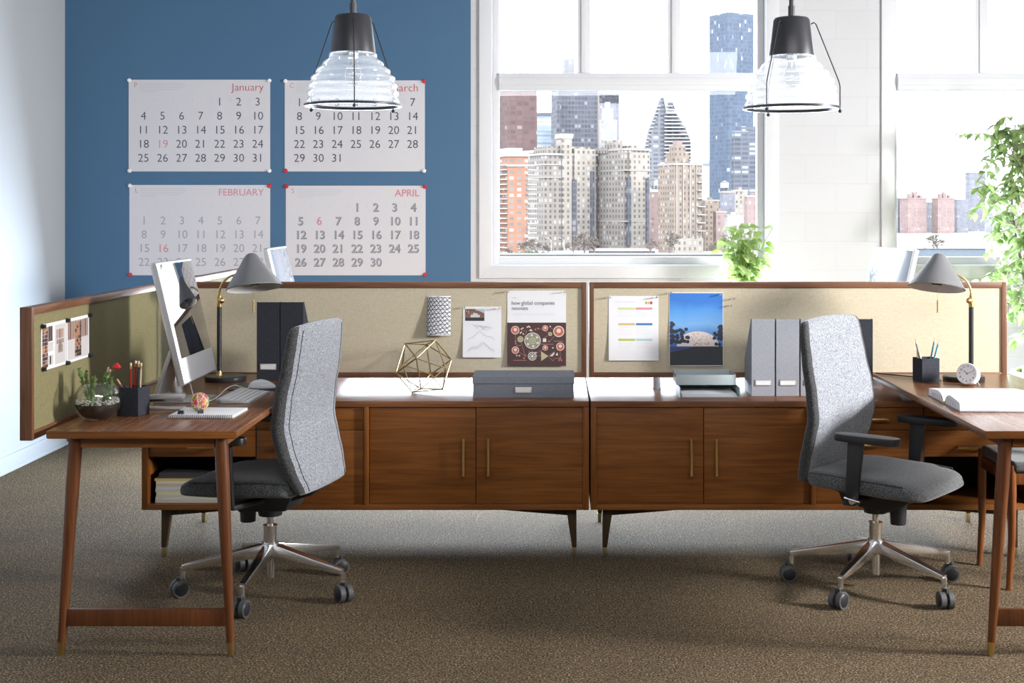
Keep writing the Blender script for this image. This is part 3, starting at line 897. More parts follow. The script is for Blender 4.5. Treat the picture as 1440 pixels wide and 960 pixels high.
desk_lamp('grey cone desk lamp on a black pole behind the clock, right desk', (1.765, 5.83, DT), .032, -1)
bm = new(); tube(bm, [(1.66, 5.80, DT + .004), (1.64, 5.81, DT + .004), (1.60, 5.90, DT + .004), (1.5, 6.0, DT + .004), (1.44, 6.055, DT + .004)], .0028, 8)
tag(obj('power_cord', bm, M['black']), 'black lamp cord running from the lamp base behind the pencil cup, right desk', 'cord')

# ------------------------------------------------------------------ all-in-one computers
def computer(label, loc, rz, scr, refl=None):
    t = thing('desktop_computer', label, 'computer', loc, rz, 'white all-in-one computers')
    W, Hh, T = .465, .468, .030
    # leaning slab: local frame at bottom edge of the front face
    Mx = Matrix.Translation((.055, 0, .087)) @ Matrix.Rotation(R(-13.1), 4, 'Y')
    bm = new(); box(bm, -T, 0, -W / 2, W / 2, 0, Hh, .009, M=Mx, seg=4)
    body = obj('body', bm, M['alu'], t, ang=50)
    bm = new(); box(bm, -.004, .0015, -W / 2 + .006, W / 2 - .006, .006, Hh - .006, .002, M=Mx); obj('front_bezel', bm, M['white_plastic'], t)
    bm = new(); box(bm, .001, .0026, -W / 2 + .022, W / 2 - .012, .098, Hh - .012, .0006, M=Mx); s = obj('screen', bm, scr, t)
    if refl:
        bm = new()
        for (txt, y, z, sz) in refl:
            T2 = Mx @ Matrix.Translation((.0030, y, z)) @ Matrix.Rotation(PI / 2, 4, 'X').to_4x4() @ Matrix.Identity(4)
            B = Matrix(((0, 0, 1, 0), (-1, 0, 0, 0), (0, 1, 0, 0), (0, 0, 0, 1)))    # mirrored lettering, a calendar reflection painted on the screen
            text_into(bm, txt, sz, Mx @ Matrix.Translation((.0031, y, z)) @ B)
        obj('reflected_numerals', bm, M['ink_mid'], s, smooth=False, recalc=False)
    # bent plate stand
    bm = new()
    poly = [(.000, .30), (-.012, .303), (-.028, .25), (-.105, .035), (-.118, .012), (-.105, .0005), (.09, .0005), (.09, .008), (-.088, .009), (-.096, .022), (-.012, .24)]
    prism(bm, poly, 'y', -.095, .095, bev=.0015)
    obj('stand', bm, M['alu'], t, ang=30)
    return t
computer('white all-in-one computer with black screen on the left desk', (-1.42, 5.23, DT), 0, M['screen'])
computer('white computer behind the left pinboard, reflected numerals painted on its pale screen', (-1.42, 7.17, DT), 0, M['screen_pale'],
         [('24', -.03, .20, .09), ('8', .14, .25, .10), ('17', -.14, .42, .05), ('8', .15, .42, .06)])
computer('white computer with blank pale screen behind the right pinboard, near window', (1.70, 6.97, DT), R(192.5), M['screen_pale'])

# cable of the mouse, keyboard, mouse, mat
bm = new()
cp = [(-1.375, 5.08, DT + .10), (-1.365, 5.10, DT + .04), (-1.355, 5.12, DT + .006), (-1.32, 5.20, DT + .004), (-1.31, 5.28, DT + .012), (-1.30, 5.36, DT + .028), (-1.285, 5.42, DT + .032), (-1.27, 5.46, DT + .022), (-1.255, 5.50, DT + .010), (-1.25, 5.54, DT + .009), (-1.262, 5.58, DT + .010)]
def smooth_pts(p, n=6):
    out = []
    P = [Vector(q) for q in p]
    for i in range(len(P) - 1):
        a, b, c, d = P[max(i - 1, 0)], P[i], P[i + 1], P[min(i + 2, len(P) - 1)]
        for k in range(n):
            t_ = k / n
            out.append(.5 * ((2 * b) + (c - a) * t_ + (2 * a - 5 * b + 4 * c - d) * t_ ** 2 + (3 * b - a - 3 * c + d) * t_ ** 3))
    out.append(P[-1]); return out
tube(bm, smooth_pts(cp), .0022, 8)
tag(obj('cable', bm, M['white_plastic']), 'thin white cable looping from the computer to the mouse', 'cable')
t = thing('keyboard', 'slim white and silver keyboard on the left desk beside the chair', 'keyboard', (-1.215, 5.28, DT), R(-2))
bm = new(); prism(bm, [(-.065, .001), (.065, .001), (.065, .006), (-.06, .020), (-.065, .018)], 'y', -.16, .16, bev=.0012); cyl(bm, (-.055, -.16, .011), (-.055, .16, .011), .0105, seg=16)
obj('keyboard_body', bm, M['alu'], t)
rows = [(-.046, 14), (-.028, 14), (-.008, 13), (.012, 12), (.032, 11), (.051, 8)]
for ri, (x, n) in enumerate(rows):
    w = .31 / n
    for k in range(n):
        y = -.155 + w * k
        bm = new(); z0 = .0185 - (x + .06) * .112
        box(bm, x - .0078, x + .0078, y + .0012, y + w - .0012, z0 + .0005, z0 + .003, .0006, seg=1); obj('key', bm, M['white_plastic'], t, smooth=False)
t = tag(obj('mouse_mat', box(new(), -.13, .13, -.11, .11, .0003, .0035, .001), M['blackmetal'], loc=(-1.205, 5.62, DT)), 'thin black mouse mat under the white mouse', 'mouse mat')
t = thing('mouse', 'smooth white computer mouse on the black mat', 'mouse', (-1.207, 5.57, DT + .0037), 0)
bm = new()
sphere(bm, (0, 0, 0), 1, 28, sx=.0575, sy=.031, sz=.034)
for v in bm.verts:
    if v.co.z < 0: v.co.z *= .02
    v.co.z *= 1 - .25 * max(0, v.co.x / .0575)
    v.co.z += .0008
obj('mouse_body', bm, M['white_plastic'], t, ang=60)
bm = new(); sphere(bm, (-.03, 0, .0285), .0035, 10); obj('scroll_ball', bm, M['alu'], t)

# notebook with spiral
t = thing('notebook', 'white spiral notebook lying open-side down at the left desk edge', 'notebook', (-1.245, 4.86, DT), R(-2))
bm = new(); box(bm, -.115, .115, -.10, .10, .0045, .0105, .0008); obj('pages', bm, M['paper'], t)
bm = new(); box(bm, -.117, .117, -.102, .102, .0008, .0045, .0006); obj('cover', bm, plain('notebook_cover', (.50, .50, .47), .6), t)
bm = new()
for i in range(30):
    x = -.112 + i * .0077
    pts = [(x, -.100 + .0065 * math.cos(a), .0066 + .0062 * math.sin(a)) for a in [2 * PI * k / 10 for k in range(10)]]
    tube(bm, pts, .0009, 6, closed=True)
obj('spiral_wire', bm, M['blackmetal'], t)
# rubber band ball
t = thing('rubber_band_ball', 'multicoloured rubber band ball resting on the white notebook', 'rubber band ball', (-1.278, 4.865, DT + .0107 + .034))
random.seed(11)
bandc = [(.75, .05, .04), (.05, .32, .10), (.85, .45, .05), (.80, .72, .10), (.08, .15, .45), (.85, .80, .68), (.70, .10, .25)]
sphere(bm := new(), (0, 0, 0), .0305, 20); obj('core', bm, plain('ball_core', (.45, .25, .12), .7), t)
for ci, cc in enumerate(bandc):
    bm = new()
    for k in range(6):
        n = Vector((random.gauss(0, 1), random.gauss(0, 1), random.gauss(0, 1))).normalized(); u, v = ring_frame(n); off = random.uniform(-.012, .012)
        rr = math.sqrt(.0322 ** 2 - off ** 2)
        tube(bm, [n * off + (u * math.cos(2 * PI * q / 28) + v * math.sin(2 * PI * q / 28)) * rr for q in range(28)], .0013, 5, closed=True)
    obj('rubber_bands', bm, plain('rubber_band_%d' % ci, cc, .5), t)
for i, (x, y, lb) in enumerate(((-1.328, 4.80, 'small black binder clip on the notebook, left of the band ball'), (-1.262, 4.815, 'small black binder clip on the notebook, in front of the band ball'))):
    t = thing('binder_clip', lb, 'binder clip', (x, y, DT + .0108), R(20 if i else -10), 'binder clips on the notebook')
    bm = new(); prism(bm, [(-.007, 0), (.007, 0), (.0015, .012), (-.0015, .012)], 'x', -.010, .010); obj('clamp', bm, M['black'], t, smooth=False)
    bm = new()
    for s in (-1, 1):
        tube(bm, [(-.006, s * .0055, .001), (-.005, s * .018, .0012), (0, s * .021, .0012), (.005, s * .018, .0012), (.006, s * .0055, .001)], .0008, 6)
    obj('wire_handles', bm, M['chrome'], t)
# stapler
t = thing('stapler', 'grey metal stapler between the pencil cup and the notebook', 'stapler', (-1.455, 4.985, DT), R(-1))
bm = new(); box(bm, -.09, .09, -.02, .02, .0006, .009, .003); obj('base_plate', bm, M['alu'], t)
bm = new(); prism(bm, [(-.088, .028), (.086, .030), (.086, .036), (.0, .038), (-.088, .036)], 'y', -.008, .008, bev=.001); obj('staple_magazine', bm, M['chrome'], t)
bm = new(); prism(bm, [(-.09, .010), (-.06, .010), (-.06, .038), (.088, .040), (.091, .056), (.07, .060), (-.05, .052), (-.09, .040)], 'y', -.018, .018, bev=.003); obj('stapler_arm', bm, M['alu'], t)

# pencil cups
def cup(label, loc, rz, m=None):
    t = thing('pencil_cup', label, 'pencil cup', loc, rz, 'dark square pencil cups')
    bm = new(); w, h, th = .041, .102, .004
    box(bm, -w, w, -w, -w + th, .001, h, .0008); box(bm, -w, w, w - th, w, .001, h, .0008); box(bm, -w, -w + th, -w + th, w - th, .001, h, .0008); box(bm, w - th, w, -w + th, w - th, .001, h, .0008)
    obj('cup_walls', bm, M['dk_card'], t, smooth=False)
    bm = new(); box(bm, -w + th, w - th, -w + th, w - th, .001, .005); obj('cup_bottom', bm, M['dk_card'], t, smooth=False)
    return t
cup('charcoal square pencil cup between the glass bowl and the stapler', (-1.512, 4.85, DT), R(-12))
cup('charcoal square pencil cup with coloured pencils on the right desk', (1.594, 5.80, DT), R(14))
def pencil(label, p0, p1, body, end, endname, grp, rr=.0036):
    p0 = Vector(p0); p1 = Vector(p1); d = (p1 - p0).normalized()
    t = thing('pencil', label, 'pencil', p0, 0, grp)
    L = (p1 - p0).length
    bm = new(); cyl(bm, (0, 0, 0), d * (L - .022), rr, seg=6); obj('shaft', bm, body, t, smooth=False)
    if endname == 'eraser':
        bm = new(); cyl(bm, d * (L - .022), d * (L - .010), rr * 1.08, seg=12); obj('ferrule', bm, M['brass'], t)
        bm = new(); cyl(bm, d * (L - .010), d * L, rr * 1.02, seg=12); obj('eraser', bm, end, t)
    else:
        bm = new(); cyl(bm, d * (L - .022), d * (L - .004), rr, .001, seg=6); obj('sharpened_tip', bm, plain('pencil_wood', (.65, .45, .25), .6), t, smooth=False)
        bm = new(); cyl(bm, d * (L - .005), d * L, .0012, .0003, seg=6); obj('lead', bm, end, t)
PRED = plain('dark_red_pencil', (.30, .015, .012), .35); PBLK = plain('black_pencil', (.02, .02, .02), .35); PERA = plain('pink_cream_eraser', (.75, .55, .45), .7)
PCR = plain('cream_pencil', (.55, .45, .36), .4)
zc = DT + .0055
Yc = 4.85
for lb, b, pe, pbody in (('leftmost upright dark red pencil in the left cup', (-.004, -.012), (184, 510), PRED), ('dark red pencil second from the left in the left cup', (-.002, .010), (191, 507), PRED),
                         ('black pencil third from the left in the left cup', (.010, -.002), (195, 507.5), PBLK), ('rightmost pencil in the left cup, brown shaft', (.020, .004), (198.5, 510), PCR)):
    pencil(lb, (-1.512 + b[0], Yc + b[1], zc), (wx(pe[0], Yc + b[1]), Yc + b[1], wz(pe[1], Yc + b[1])), pbody, PERA, 'eraser', 'pencils in the left cup')
pencil('pencil leaning left out of the left cup toward the flower', (-1.492, 4.85, zc), (wx(164.5, 4.85), 4.85, wz(533, 4.85)), PRED, PERA, 'eraser', 'pencils in the left cup')
blu = plain('blue_pencil', (.03, .26, .42), .35); dbl = plain('slate_pencil', (.10, .16, .24), .35); yel = plain('yellow_pencil', (.80, .68, .12), .35); cya = plain('pale_cyan_pencil', (.45, .72, .75), .35); ylw = plain('pale_yellow_pencil', (.85, .80, .40), .35)
for lb, b, pe, c_ in (('slate pencil leaning left in the right cup', (-.004, .01), (1287, 476), dbl), ('yellow pencil at the far left of the right cup', (-.015, -.01), (1288.5, 492), yel), ('pale yellow pencil leaning left in the right cup', (.002, -.015), (1291, 490), ylw),
                      ('blue pencil standing tallest in the right cup', (.004, .012), (1315, 474), blu), ('blue pencil leaning farthest right in the right cup', (.006, -.012), (1321, 477), blu), ('pale cyan pencil between the two blue ones', (.012, .0), (1319.5, 486), cya)):
    pencil(lb, (1.594 + b[0], 5.80 + b[1], zc), (wx(pe[0], 5.80 + b[1]), 5.80 + b[1], wz(pe[1], 5.80 + b[1])), c_, M['ink_dark'], 'tip', 'pencils in the right cup')

# ------------------------------------------------------------------ glass bowl garden
t = thing('glass_terrarium', 'round glass bowl with cacti, soil and pebbles on the left desk', 'terrarium', (wx(137.3, 4.75), 4.75, DT))
R0, zc0 = .080, .067
prof = [(0, .0008), (.04, .0008)]
for i in range(19):
    a = R(-57) + i / 18 * R(57 + 54); prof.append((R0 * math.cos(a), zc0 + R0 * math.sin(a) * .97))
prof = prof + [(prof[-1][0] + .002, prof[-1][1] + .003), (prof[-1][0] - .001, prof[-1][1] + .003)]
for i in range(18, -1, -1):
    a = R(-57) + i / 18 * R(57 + 54); prof.append(((R0 - .003) * math.cos(a), zc0 + (R0 - .003) * math.sin(a) * .97))
prof += [(0, .006)]
bm = new(); lathe(bm, prof, 56); obj('bowl', bm, M['bowl_glass'], t, ang=60)
def solid(zb, zt, bump):
    pr = [(0, zb)]
    n = 8
    for i in range(n + 1):
        z_ = zb + (zt - zb) * i / n; q = (z_ - zc0) / (.97 * (R0 - .0045)); pr.append(((R0 - .0045) * math.sqrt(max(0, 1 - q * q)), z_))
    pr.append((0, zt + bump)); return pr
bm = new(); lathe(bm, solid(.008, .056, .003), 48); obj('soil', bm, plain('potting_soil', (.018, .012, .008), .9, noise=.5, nscale=300, bump=1.0, bscale=300), t, ang=60)
bm = new(); random.seed(5)
for i in range(420):
    a = random.uniform(0, 2 * PI); rr = math.sqrt(random.random()) * .0725; rr = .071 if i % 3 == 0 else rr
    zz = .058 + random.uniform(-.004, .012) - (rr / .075) ** 2 * .000
    s = random.uniform(.0022, .0040)
    q = bmesh.ops.create_icosphere(bm, subdivisions=1, radius=s)
    lim = math.sqrt(max(.0001, (R0 - .0055) ** 2 - ((zz - zc0) / .97) ** 2)) - s
    rr = min(rr, lim)
    for v in q['verts']:
        v.co = Vector((v.co.x * random.uniform(.8, 1.3), v.co.y, v.co.z * .8)) + Vector((rr * math.cos(a), rr * math.sin(a), zz))
o = obj('pebbles', bm, plain('white_pebbles', (.66, .62, .55), .6, noise=.35, nscale=120), t); o['kind'] = 'stuff'
GR = plain('cactus_green', (.12, .20, .045), .55, noise=.5, nscale=120, bump=.8, bscale=200)
def cactus(bx_, by_, pts, rad, nlobes=5):
    bm = new(); P = smooth_pts([(bx_, by_, .060)] + pts, 8); n = len(P)
    rads = [rad * (.8 + .3 * math.sin(i * 1.1)) * (1 if i < n - 3 else .6) for i in range(n)]
    tube(bm, P, rad, 10, rads=rads)
    random.seed(int(abs(bx_) * 9999))
    for i in range(n * 4):
        k = random.randrange(1, n); a = random.uniform(0, 2 * PI); p = P[k] + Vector((math.cos(a), math.sin(a), random.uniform(-.2, .5))) * rads[k]
        d = Vector((math.cos(a), math.sin(a), .7)).normalized()
        cyl(bm, p - d * .001, p + d * random.uniform(.004, .007), .0022, .0004, seg=5)
    return obj('cactus', bm, GR, t, ang=60)
cactus(-.026, -.01, [(-.038, -.012, .10), (-.052, -.012, .145), (-.062, -.012, .178)], .0062)
cactus(-.020, .01, [(-.035, .01, .10), (-.044, .01, .14), (-.040, .01, .168)], .005)
cactus(-.012, -.02, [(-.010, -.02, .10), (-.004, -.02, .135), (-.006, -.02, .15)], .0075)
cactus(-.024, .0, [(-.022, .0, .10), (-.020, .0, .13)], .0065)
c = cactus(.030, -.005, [(.026, -.005, .10), (.032, -.005, .135), (.042, -.005, .165)], .0075)
c2 = cactus(.022, .01, [(.020, .01, .10), (.022, .01, .14), (.028, .01, .160)], .006)
c3 = cactus(.045, -.005, [(.048, -.006, .10), (.052, -.006, .145)], .0055)
bm = new(); Mx = Matrix.Translation((.070, -.005, .186))
cyl(bm, (.045, -.005, .165), (.068, -.005, .182), .002, seg=6, mi=1)
for i in range(3):
    for k in range(8):
        a = 2 * PI * k / 8 + i * .35; rr = .0025 + .0040 * i
        sphere(bm, (.069 + rr * math.cos(a), -.005 + rr * math.sin(a), .192 - .0045 * i), .0050, 8, sz=1.1)
obj('red_flower', bm, [plain('crimson_petals', (.55, .01, .02), .6), GR], t)
bm = new()
for p in ((.040, -.006, .178), (.046, -.004, .170), (.036, -.002, .168)): sphere(bm, p, .0042, 8, sz=1.5)
obj('pink_buds', bm, plain('pink_buds', (.75, .45, .42), .5), t)

# ------------------------------------------------------------------ clock and book
t = thing('desk_clock', 'round white desk clock with black numerals in front of the lamp base', 'clock', (1.735, 5.665, DT + .047), 0)
ax = Matrix.Rotation(R(-36), 4, 'Z') @ Matrix.Rotation(R(90 - 14), 4, 'X')        # local +Z becomes the face normal (toward viewer, up)
bm = new(); lathe(bm, [(0, -.032), (.030, -.032), (.042, -.026), (.045, -.012), (.045, .018), (.043, .022), (.0405, .022), (.040, .019)], 56, M=ax); obj('case', bm, M['white_plastic'], t, ang=50)
bm = new(); lathe(bm, [(0, .0185), (.0405, .0185), (.0405, .0175), (0, .0175)], 48, M=ax); dial = obj('dial', bm, M['paper'], t, smooth=False)
bm = new()
for k in range(12):
    a = PI / 2 - 2 * PI * (k + 1) / 12
    text_into(bm, str(k + 1), .012, ax @ Matrix.Translation((.031 * math.cos(a), .031 * math.sin(a), .0188)), offset=.0002)
obj('numerals', bm, M['ink_dark'], dial, smooth=False, recalc=False)
bm = new()
for ang, L, w in ((R(90 + 50), .019, .0022), (R(25), .028, .0014)):
    Mz = ax @ Matrix.Rotation(ang, 4, 'Z'); box(bm, -.005, L, -w / 2, w / 2, .0192, .0198, M=Mz)
cyl(bm, ax @ Vector((0, 0, .0188)), ax @ Vector((0, 0, .0205)), .0022, seg=12)
obj('hands', bm, M['black'], t, smooth=False)
bm = new(); tube(bm, [(.030, .0, -.02), (.045, -.012, -.0455), (.040, .03, -.0455), (.02, .03, -.03)], .0014, 8); obj('wire_stand', bm, M['alu'], t)

t = thing('open_book', 'large open white book lying on the right desk', 'book', (1.48, 5.135, DT), R(-1))
def page_curve(w, h, n=14):                # outline of one half: from the spine outward
    top = []
    for i in range(n + 1):
        q = i / n
        z_ = .006 + h * (1 - (1 - min(1, q * 3.2)) ** 2) * (1 - .55 * q) if q < .3 else None
        if z_ is None: z_ = .006 + h * (1 - .30 * ((q - .3) / .7) ** 1.3) * .93
        top.append((w * q, z_))
    return top
tn = page_curve(.205, .040); tf = page_curve(.215, .036)
near = [(-y - .004, z_) for y, z_ in tn]; far = [(y + .004, z_) for y, z_ in tf]
bm = new(); prism(bm, near + [(-.214, .005), (-.004, .005)], 'x', 0, .33); obj('page_block', bm, M['paper'], t, ang=25)
bm = new(); prism(bm, far + [(.224, .005), (.004, .005)], 'x', 0, .33); obj('page_block', bm, M['paper'], t, ang=25)
bm = new(); box(bm, -.004, .335, -.226, .0, .0006, .0045, .0008); box(bm, -.004, .335, .0, .232, .0006, .0045, .0008); obj('cover', bm, plain('book_cover_cloth', (.34, .33, .36), .6), t)
bm = new()
for k in range(4):
    x = .06 + k * .065
    for q, zz in ((0, 0),):
        y0, y1 = -.135, -.075
        def zt_(y): 
            q_ = (-y - .004) / .205
            return .006 + .040 * (1 - .30 * ((q_ - .3) / .7) ** 1.3) * .93 + .0006
        for (a, b, c_, d) in ((x, x + .05, y0, y0 + .0015), (x, x + .05, y1 - .0015, y1), (x, x + .0015, y0, y1), (x + .0485, x + .05, y0, y1), (x + .012, x + .03, y0 + .018, y0 + .022), (x + .02, x + .042, y0 + .03, y0 + .036)):
            vs = [bm.verts.new(p) for p in ((a, c_, zt_(c_)), (b, c_, zt_(c_)), (b, d, zt_(d)), (a, d, zt_(d)))]; bm.faces.new(vs)
obj('printed_drawings', bm, M['ink_light'], t, smooth=False)
bm = new()
for i in range(5):
    q = .12 + .16 * i
    pts = [(-.0012, -.03 - .028 * i, .0075), (-.0012, -.03 - .033 * i, .02), (-.0012, -.02 - .03 * i, .034 - .002 * i)]
    tube(bm, pts, .0006, 5)
for i in range(5):
    tube(bm, [(-.0012, .03 + .030 * i, .0075), (-.0012, .03 + .035 * i, .016), (-.0012, .02 + .03 * i, .026 - .001 * i)], .0008, 5)
obj('page_gaps', bm, M['ink_mid'], t)
bm = new(); tube(bm, [(-.003, .0, .004), (-.006, -.012, .004), (-.003, -.02, .010)], .0035, 8); obj('headband', bm, plain('yellow_headband', (.55, .50, .08), .6), t)

# ------------------------------------------------------------------ cabinet top objects
# geometric wire sphere
t = thing('wire_sphere', 'brass wire polyhedron ornament on the left cabinet', 'ornament', (wx(596, 6.005), 6.005, CT + .128))
bm = new(); q = bmesh.ops.create_icosphere(bm, subdivisions=1, radius=.132)
bm.transform(Euler((R(23), R(14), R(35))).to_matrix().to_4x4())
E = [(e.verts[0].co.copy(), e.verts[1].co.copy()) for e in bm.edges]; Vv = [v.co.copy() for v in bm.verts]; bm.free()
zmin = min(v.z for v in Vv); t.location.z = CT - zmin + .0035
for a, b_ in E:
    bm = new(); cyl(bm, a, b_, .0030, seg=10); obj('rod', bm, M['brass_dull'], t)
bm = new()
for v in Vv: sphere(bm, v, .0045, 10)
obj('joints', bm, M['brass_dull'], t)

# storage box
bx0, bx1, by0, by1 = wx(664, 5.85), wx(808, 5.85), 5.855, 6.085
t = thing('storage_box', 'grey lidded document box with a silver label holder on the left cabinet', 'box', ((bx0 + bx1) / 2, by0, CT))
w = (bx1 - bx0) / 2
bm = new(); box(bm, -w + .003, w - .003, .003, by1 - by0 - .003, .0006, .075, .001); obj('box_body', bm, M['grey_card'], t, smooth=False)
bm = new(); box(bm, -w, w, 0, by1 - by0, .0625, .0945, .0012); obj('lid', bm, M['grey_card'], t, smooth=False)
bm = new(); box(bm, -.037, .037, -.0005, .0032, .022, .048, .001); h_ = obj('label_holder', bm, M['alu'], t)
bm = new(); box(bm, -.032, .032, -.0009, -.0003, .026, .045); obj('label_card', bm, M['label'], h_)

# letter trays
def tray(label, loc, W, D, H, front):
    t = thing('letter_tray', label, 'letter tray', loc, 0, 'stacked pale letter trays')
    bm = new(); th = .003
    box(bm, 0, W, 0, D, .0006, th); obj('tray_floor', bm, M['tray'], t, smooth=False)
    bm = new()
    box(bm, 0, th, 0, D, th, H, .0008); box(bm, W - th, W, 0, D, th, H, .0008); box(bm, th, W - th, D - th, D, th, H, .0008)
    if front: box(bm, th, W - th, 0, th, th, H * .95, .0008)
    obj('tray_walls', bm, M['tray'], t)
tray('lower pale grey letter tray, open at the front, right cabinet', (wx(956, 5.87), 5.87, CT), .262, .255, .044, False)
tray('upper pale grey letter tray, stacked on the open one', (wx(951.5, 5.95), 5.955, CT + .0445), .262, .185, .047, True)
random.seed(2)
for i in range(5):
    x0 = wx(956, 5.87) + .008
    o = obj('paper_sheet', box(new(), 0, .236, 0, .205, 0, .0016), M['paper'], loc=(x0 + random.uniform(0, .006), 5.876 + i * .004, CT + .0035 + i * .0021), rot=(0, 0, R(random.uniform(-.8, .8))), smooth=False)
    tag(o, 'white sheet in the lower letter tray', 'paper', 'paper in the lower tray')

# magazine holders
def holder(label, loc, m, W=.101, D=.215, H=.338):
    t = thing('magazine_holder', label, 'magazine file', loc, 0, 'cloth magazine files')
    th = .003
    bm = new(); box(bm, 0, W, 0, th, .0006, H, .0007); obj('front_panel', bm, m, t, smooth=False)
    for x in (0, W - th):
        bm = new(); prism(bm, [(th, .0006), (D, .0006), (D, H * .42), (th + .02, H), (th, H)], 'x', x, x + th); obj('side_panel', bm, m, t, smooth=False)
    bm = new(); box(bm, th, W - th, D - th, D, .0006, H * .42); obj('back_panel', bm, m, t, smooth=False)
    bm = new(); box(bm, th, W - th, th, D - th, .0006, .004); obj('bottom_panel', bm, m, t, smooth=False)
    bm = new(); box(bm, .014, W - .014, -.0026, .0005, .046, .072, .0008); h = obj('label_holder', bm, M['alu'], t)
    bm = new(); box(bm, .018, W - .018, -.0031, -.0025, .0495, .0685); obj('label_card', bm, M['label'], h)
names = ['light grey magazine file next to the letter trays', 'light grey magazine file, second from the letter trays', 'light grey magazine file half hidden by the chair back',
         'light grey magazine file wholly behind the chair back', 'charcoal magazine file whose edge shows right of the chair back']
for i, nm in enumerate(names):
    holder(nm, (wx(1057, 5.92) + i * .1075, 5.92, CT), M['lt_card'] if i < 4 else M['dk_card'])
holder('charcoal magazine file on the left desk, beside the lamp', (wx(361, 5.83), 5.83, DT), M['dk_card'], .0985)
holder('charcoal magazine file on the left desk, nearer the chair', (wx(361, 5.83) + .1025, 5.83, DT), M['dk_card'], .0985)

# ------------------------------------------------------------------ papers on the boards
def by(px): return wx(px, BFACE)
def bz(py): return wz(py, BFACE)
PY = BFACE - .0015
def sheet(name, label, cat, x0, x1, y0, y1, m=None, curl=0.006, n=10):
    """paper pinned on the board; origin at lower left, local x right, z up; lower edge curls off the board"""
    X0, X1, Z0, Z1 = by(x0), by(x1), bz(y1), bz(y0)
    t = thing(name, label, cat, (X0, PY, Z0))
    bm = new(); W, H = X1 - X0, Z1 - Z0; rows_ = []
    for i in range(n + 1):
        q = i / n; off = -curl * (1 - q) ** 2.5
        rows_.append([bm.verts.new((x, off + d, H * q)) for x in (0, W) for d in (0, .0006)])
    for i in range(n):
        a, b_ = rows_[i], rows_[i + 1]
        bm.faces.new((a[0], a[2], b_[2], b_[0])); bm.faces.new((a[1], b_[1], b_[3], a[3])); bm.faces.new((a[0], b_[0], b_[1], a[1])); bm.faces.new((a[2], a[3], b_[3], b_[2]))
    bm.faces.new((rows_[0][0], rows_[0][1], rows_[0][3], rows_[0][2])); bm.faces.new((rows_[n][0], rows_[n][2], rows_[n][3], rows_[n][1]))
    obj('sheet', bm, m or M['paper'], t, ang=60)
    def off(z): q = max(0, min(1, z / H)); return -curl * (1 - q) ** 2.5
    return t, W, H, off
def flat(bm, pts, off, e=.0006, mi=0):
    f = bm.faces.new([bm.verts.new((x, off(z) - e, z)) for x, z in pts]); f.material_index = mi
def frect(bm, x0, x1, z0, z1, off, e=.0006, mi=0, n=4):
    for i in range(n):
        a, b_ = z0 + (z1 - z0) * i / n, z0 + (z1 - z0) * (i + 1) / n
        flat(bm, [(x0, a), (x1, a), (x1, b_), (x0, b_)], off, e, mi)
def fdisc(bm, x, z, r, off, e, mi=0, n=22): flat(bm, [(x + r * math.cos(2 * PI * k / n), z + r * math.sin(2 * PI * k / n)) for k in range(n)], off, e, mi)
def fline(bm, x0, z0, x1, z1, w, off, e, mi=0):
    d = Vector((x1 - x0, z1 - z0)); 
    if d.length < 1e-6: return
    nrm = Vector((-d.y, d.x)).normalized() * w / 2
    flat(bm, [(x0 + nrm.x, z0 + nrm.y), (x1 + nrm.x, z1 + nrm.y), (x1 - nrm.x, z1 - nrm.y), (x0 - nrm.x, z0 - nrm.y)], off, e, mi)
TXT = Matrix(((1, 0, 0, 0), (0, 0, -1, 0), (0, 1, 0, 0), (0, 0, 0, 1)))
def ink(name, c): return plain(name, c, .6)

# P1: curled sheet with a triangular web
t = thing('patterned_paper', 'curled white paper with a black triangular web pattern on the left pinboard', 'paper', (by(617.5), PY, bz(471)))
W = by(634) - by(601); H = bz(416) - bz(471)
def cyl_pt(s, q):                                  # gently bowed forward, lower edge further off
    a = (s - .5) * 2; return Vector(((s - .5) * W, -.022 * (1 - q) ** 1.2 * (1 - .2 * a) - .010 * (1 - a * a), H * q))
bm = new(); G = [[bm.verts.new(cyl_pt(i / 10, j / 12)) for i in range(11)] for j in range(13)]
for j in range(12):
    for i in range(10): bm.faces.new((G[j][i], G[j][i + 1], G[j + 1][i + 1], G[j + 1][i]))
o = obj('sheet', bm, M['paper'], t, ang=60); sm = o.modifiers.new('Solidify', 'SOLIDIFY'); sm.thickness = .0005; sm.offset = 0
bm = new(); random.seed(21)
def warp(a, b_):                                    # parameters -> bowed lattice
    s = a + .06 * math.sin(3 * b_ + 1); q = b_ + .10 * (a - .5) * (1.2 - b_) ; return s, q
lines = []
for k in range(-1, 11):
    y = k / 9.5; lines.append([(s / 12, y * (1 - .12 * s / 12) + .12 * (s / 12) ** .8) for s in range(13)])
for k in range(-6, 11):
    y = k / 8.5; lines.append([(s / 12, y + .62 * (s / 12) ** .8) for s in range(13)])
for k in range(0, 17):
    y = k / 8.5; lines.append([(s / 12, y - .85 * (s / 12) ** .8) for s in range(13)])
for ln in lines:
    for (a, b_), (c_, d) in zip(ln[:-1], ln[1:]):
        if min(b_, d) < 0.01 or max(b_, d) > .99: continue
        p, q = cyl_pt(a, b_), cyl_pt(c_, d); e = Vector((0, -.0010, 0)); dd = (q - p).normalized(); nn = Vector((0, 1, 0)).cross(dd).normalized() * .0013
        bm.faces.new([bm.verts.new(v) for v in (p + e - nn, q + e - nn, q + e + nn, p + e + nn)])
obj('web_pattern', bm, M['ink_dark'], t, smooth=False)

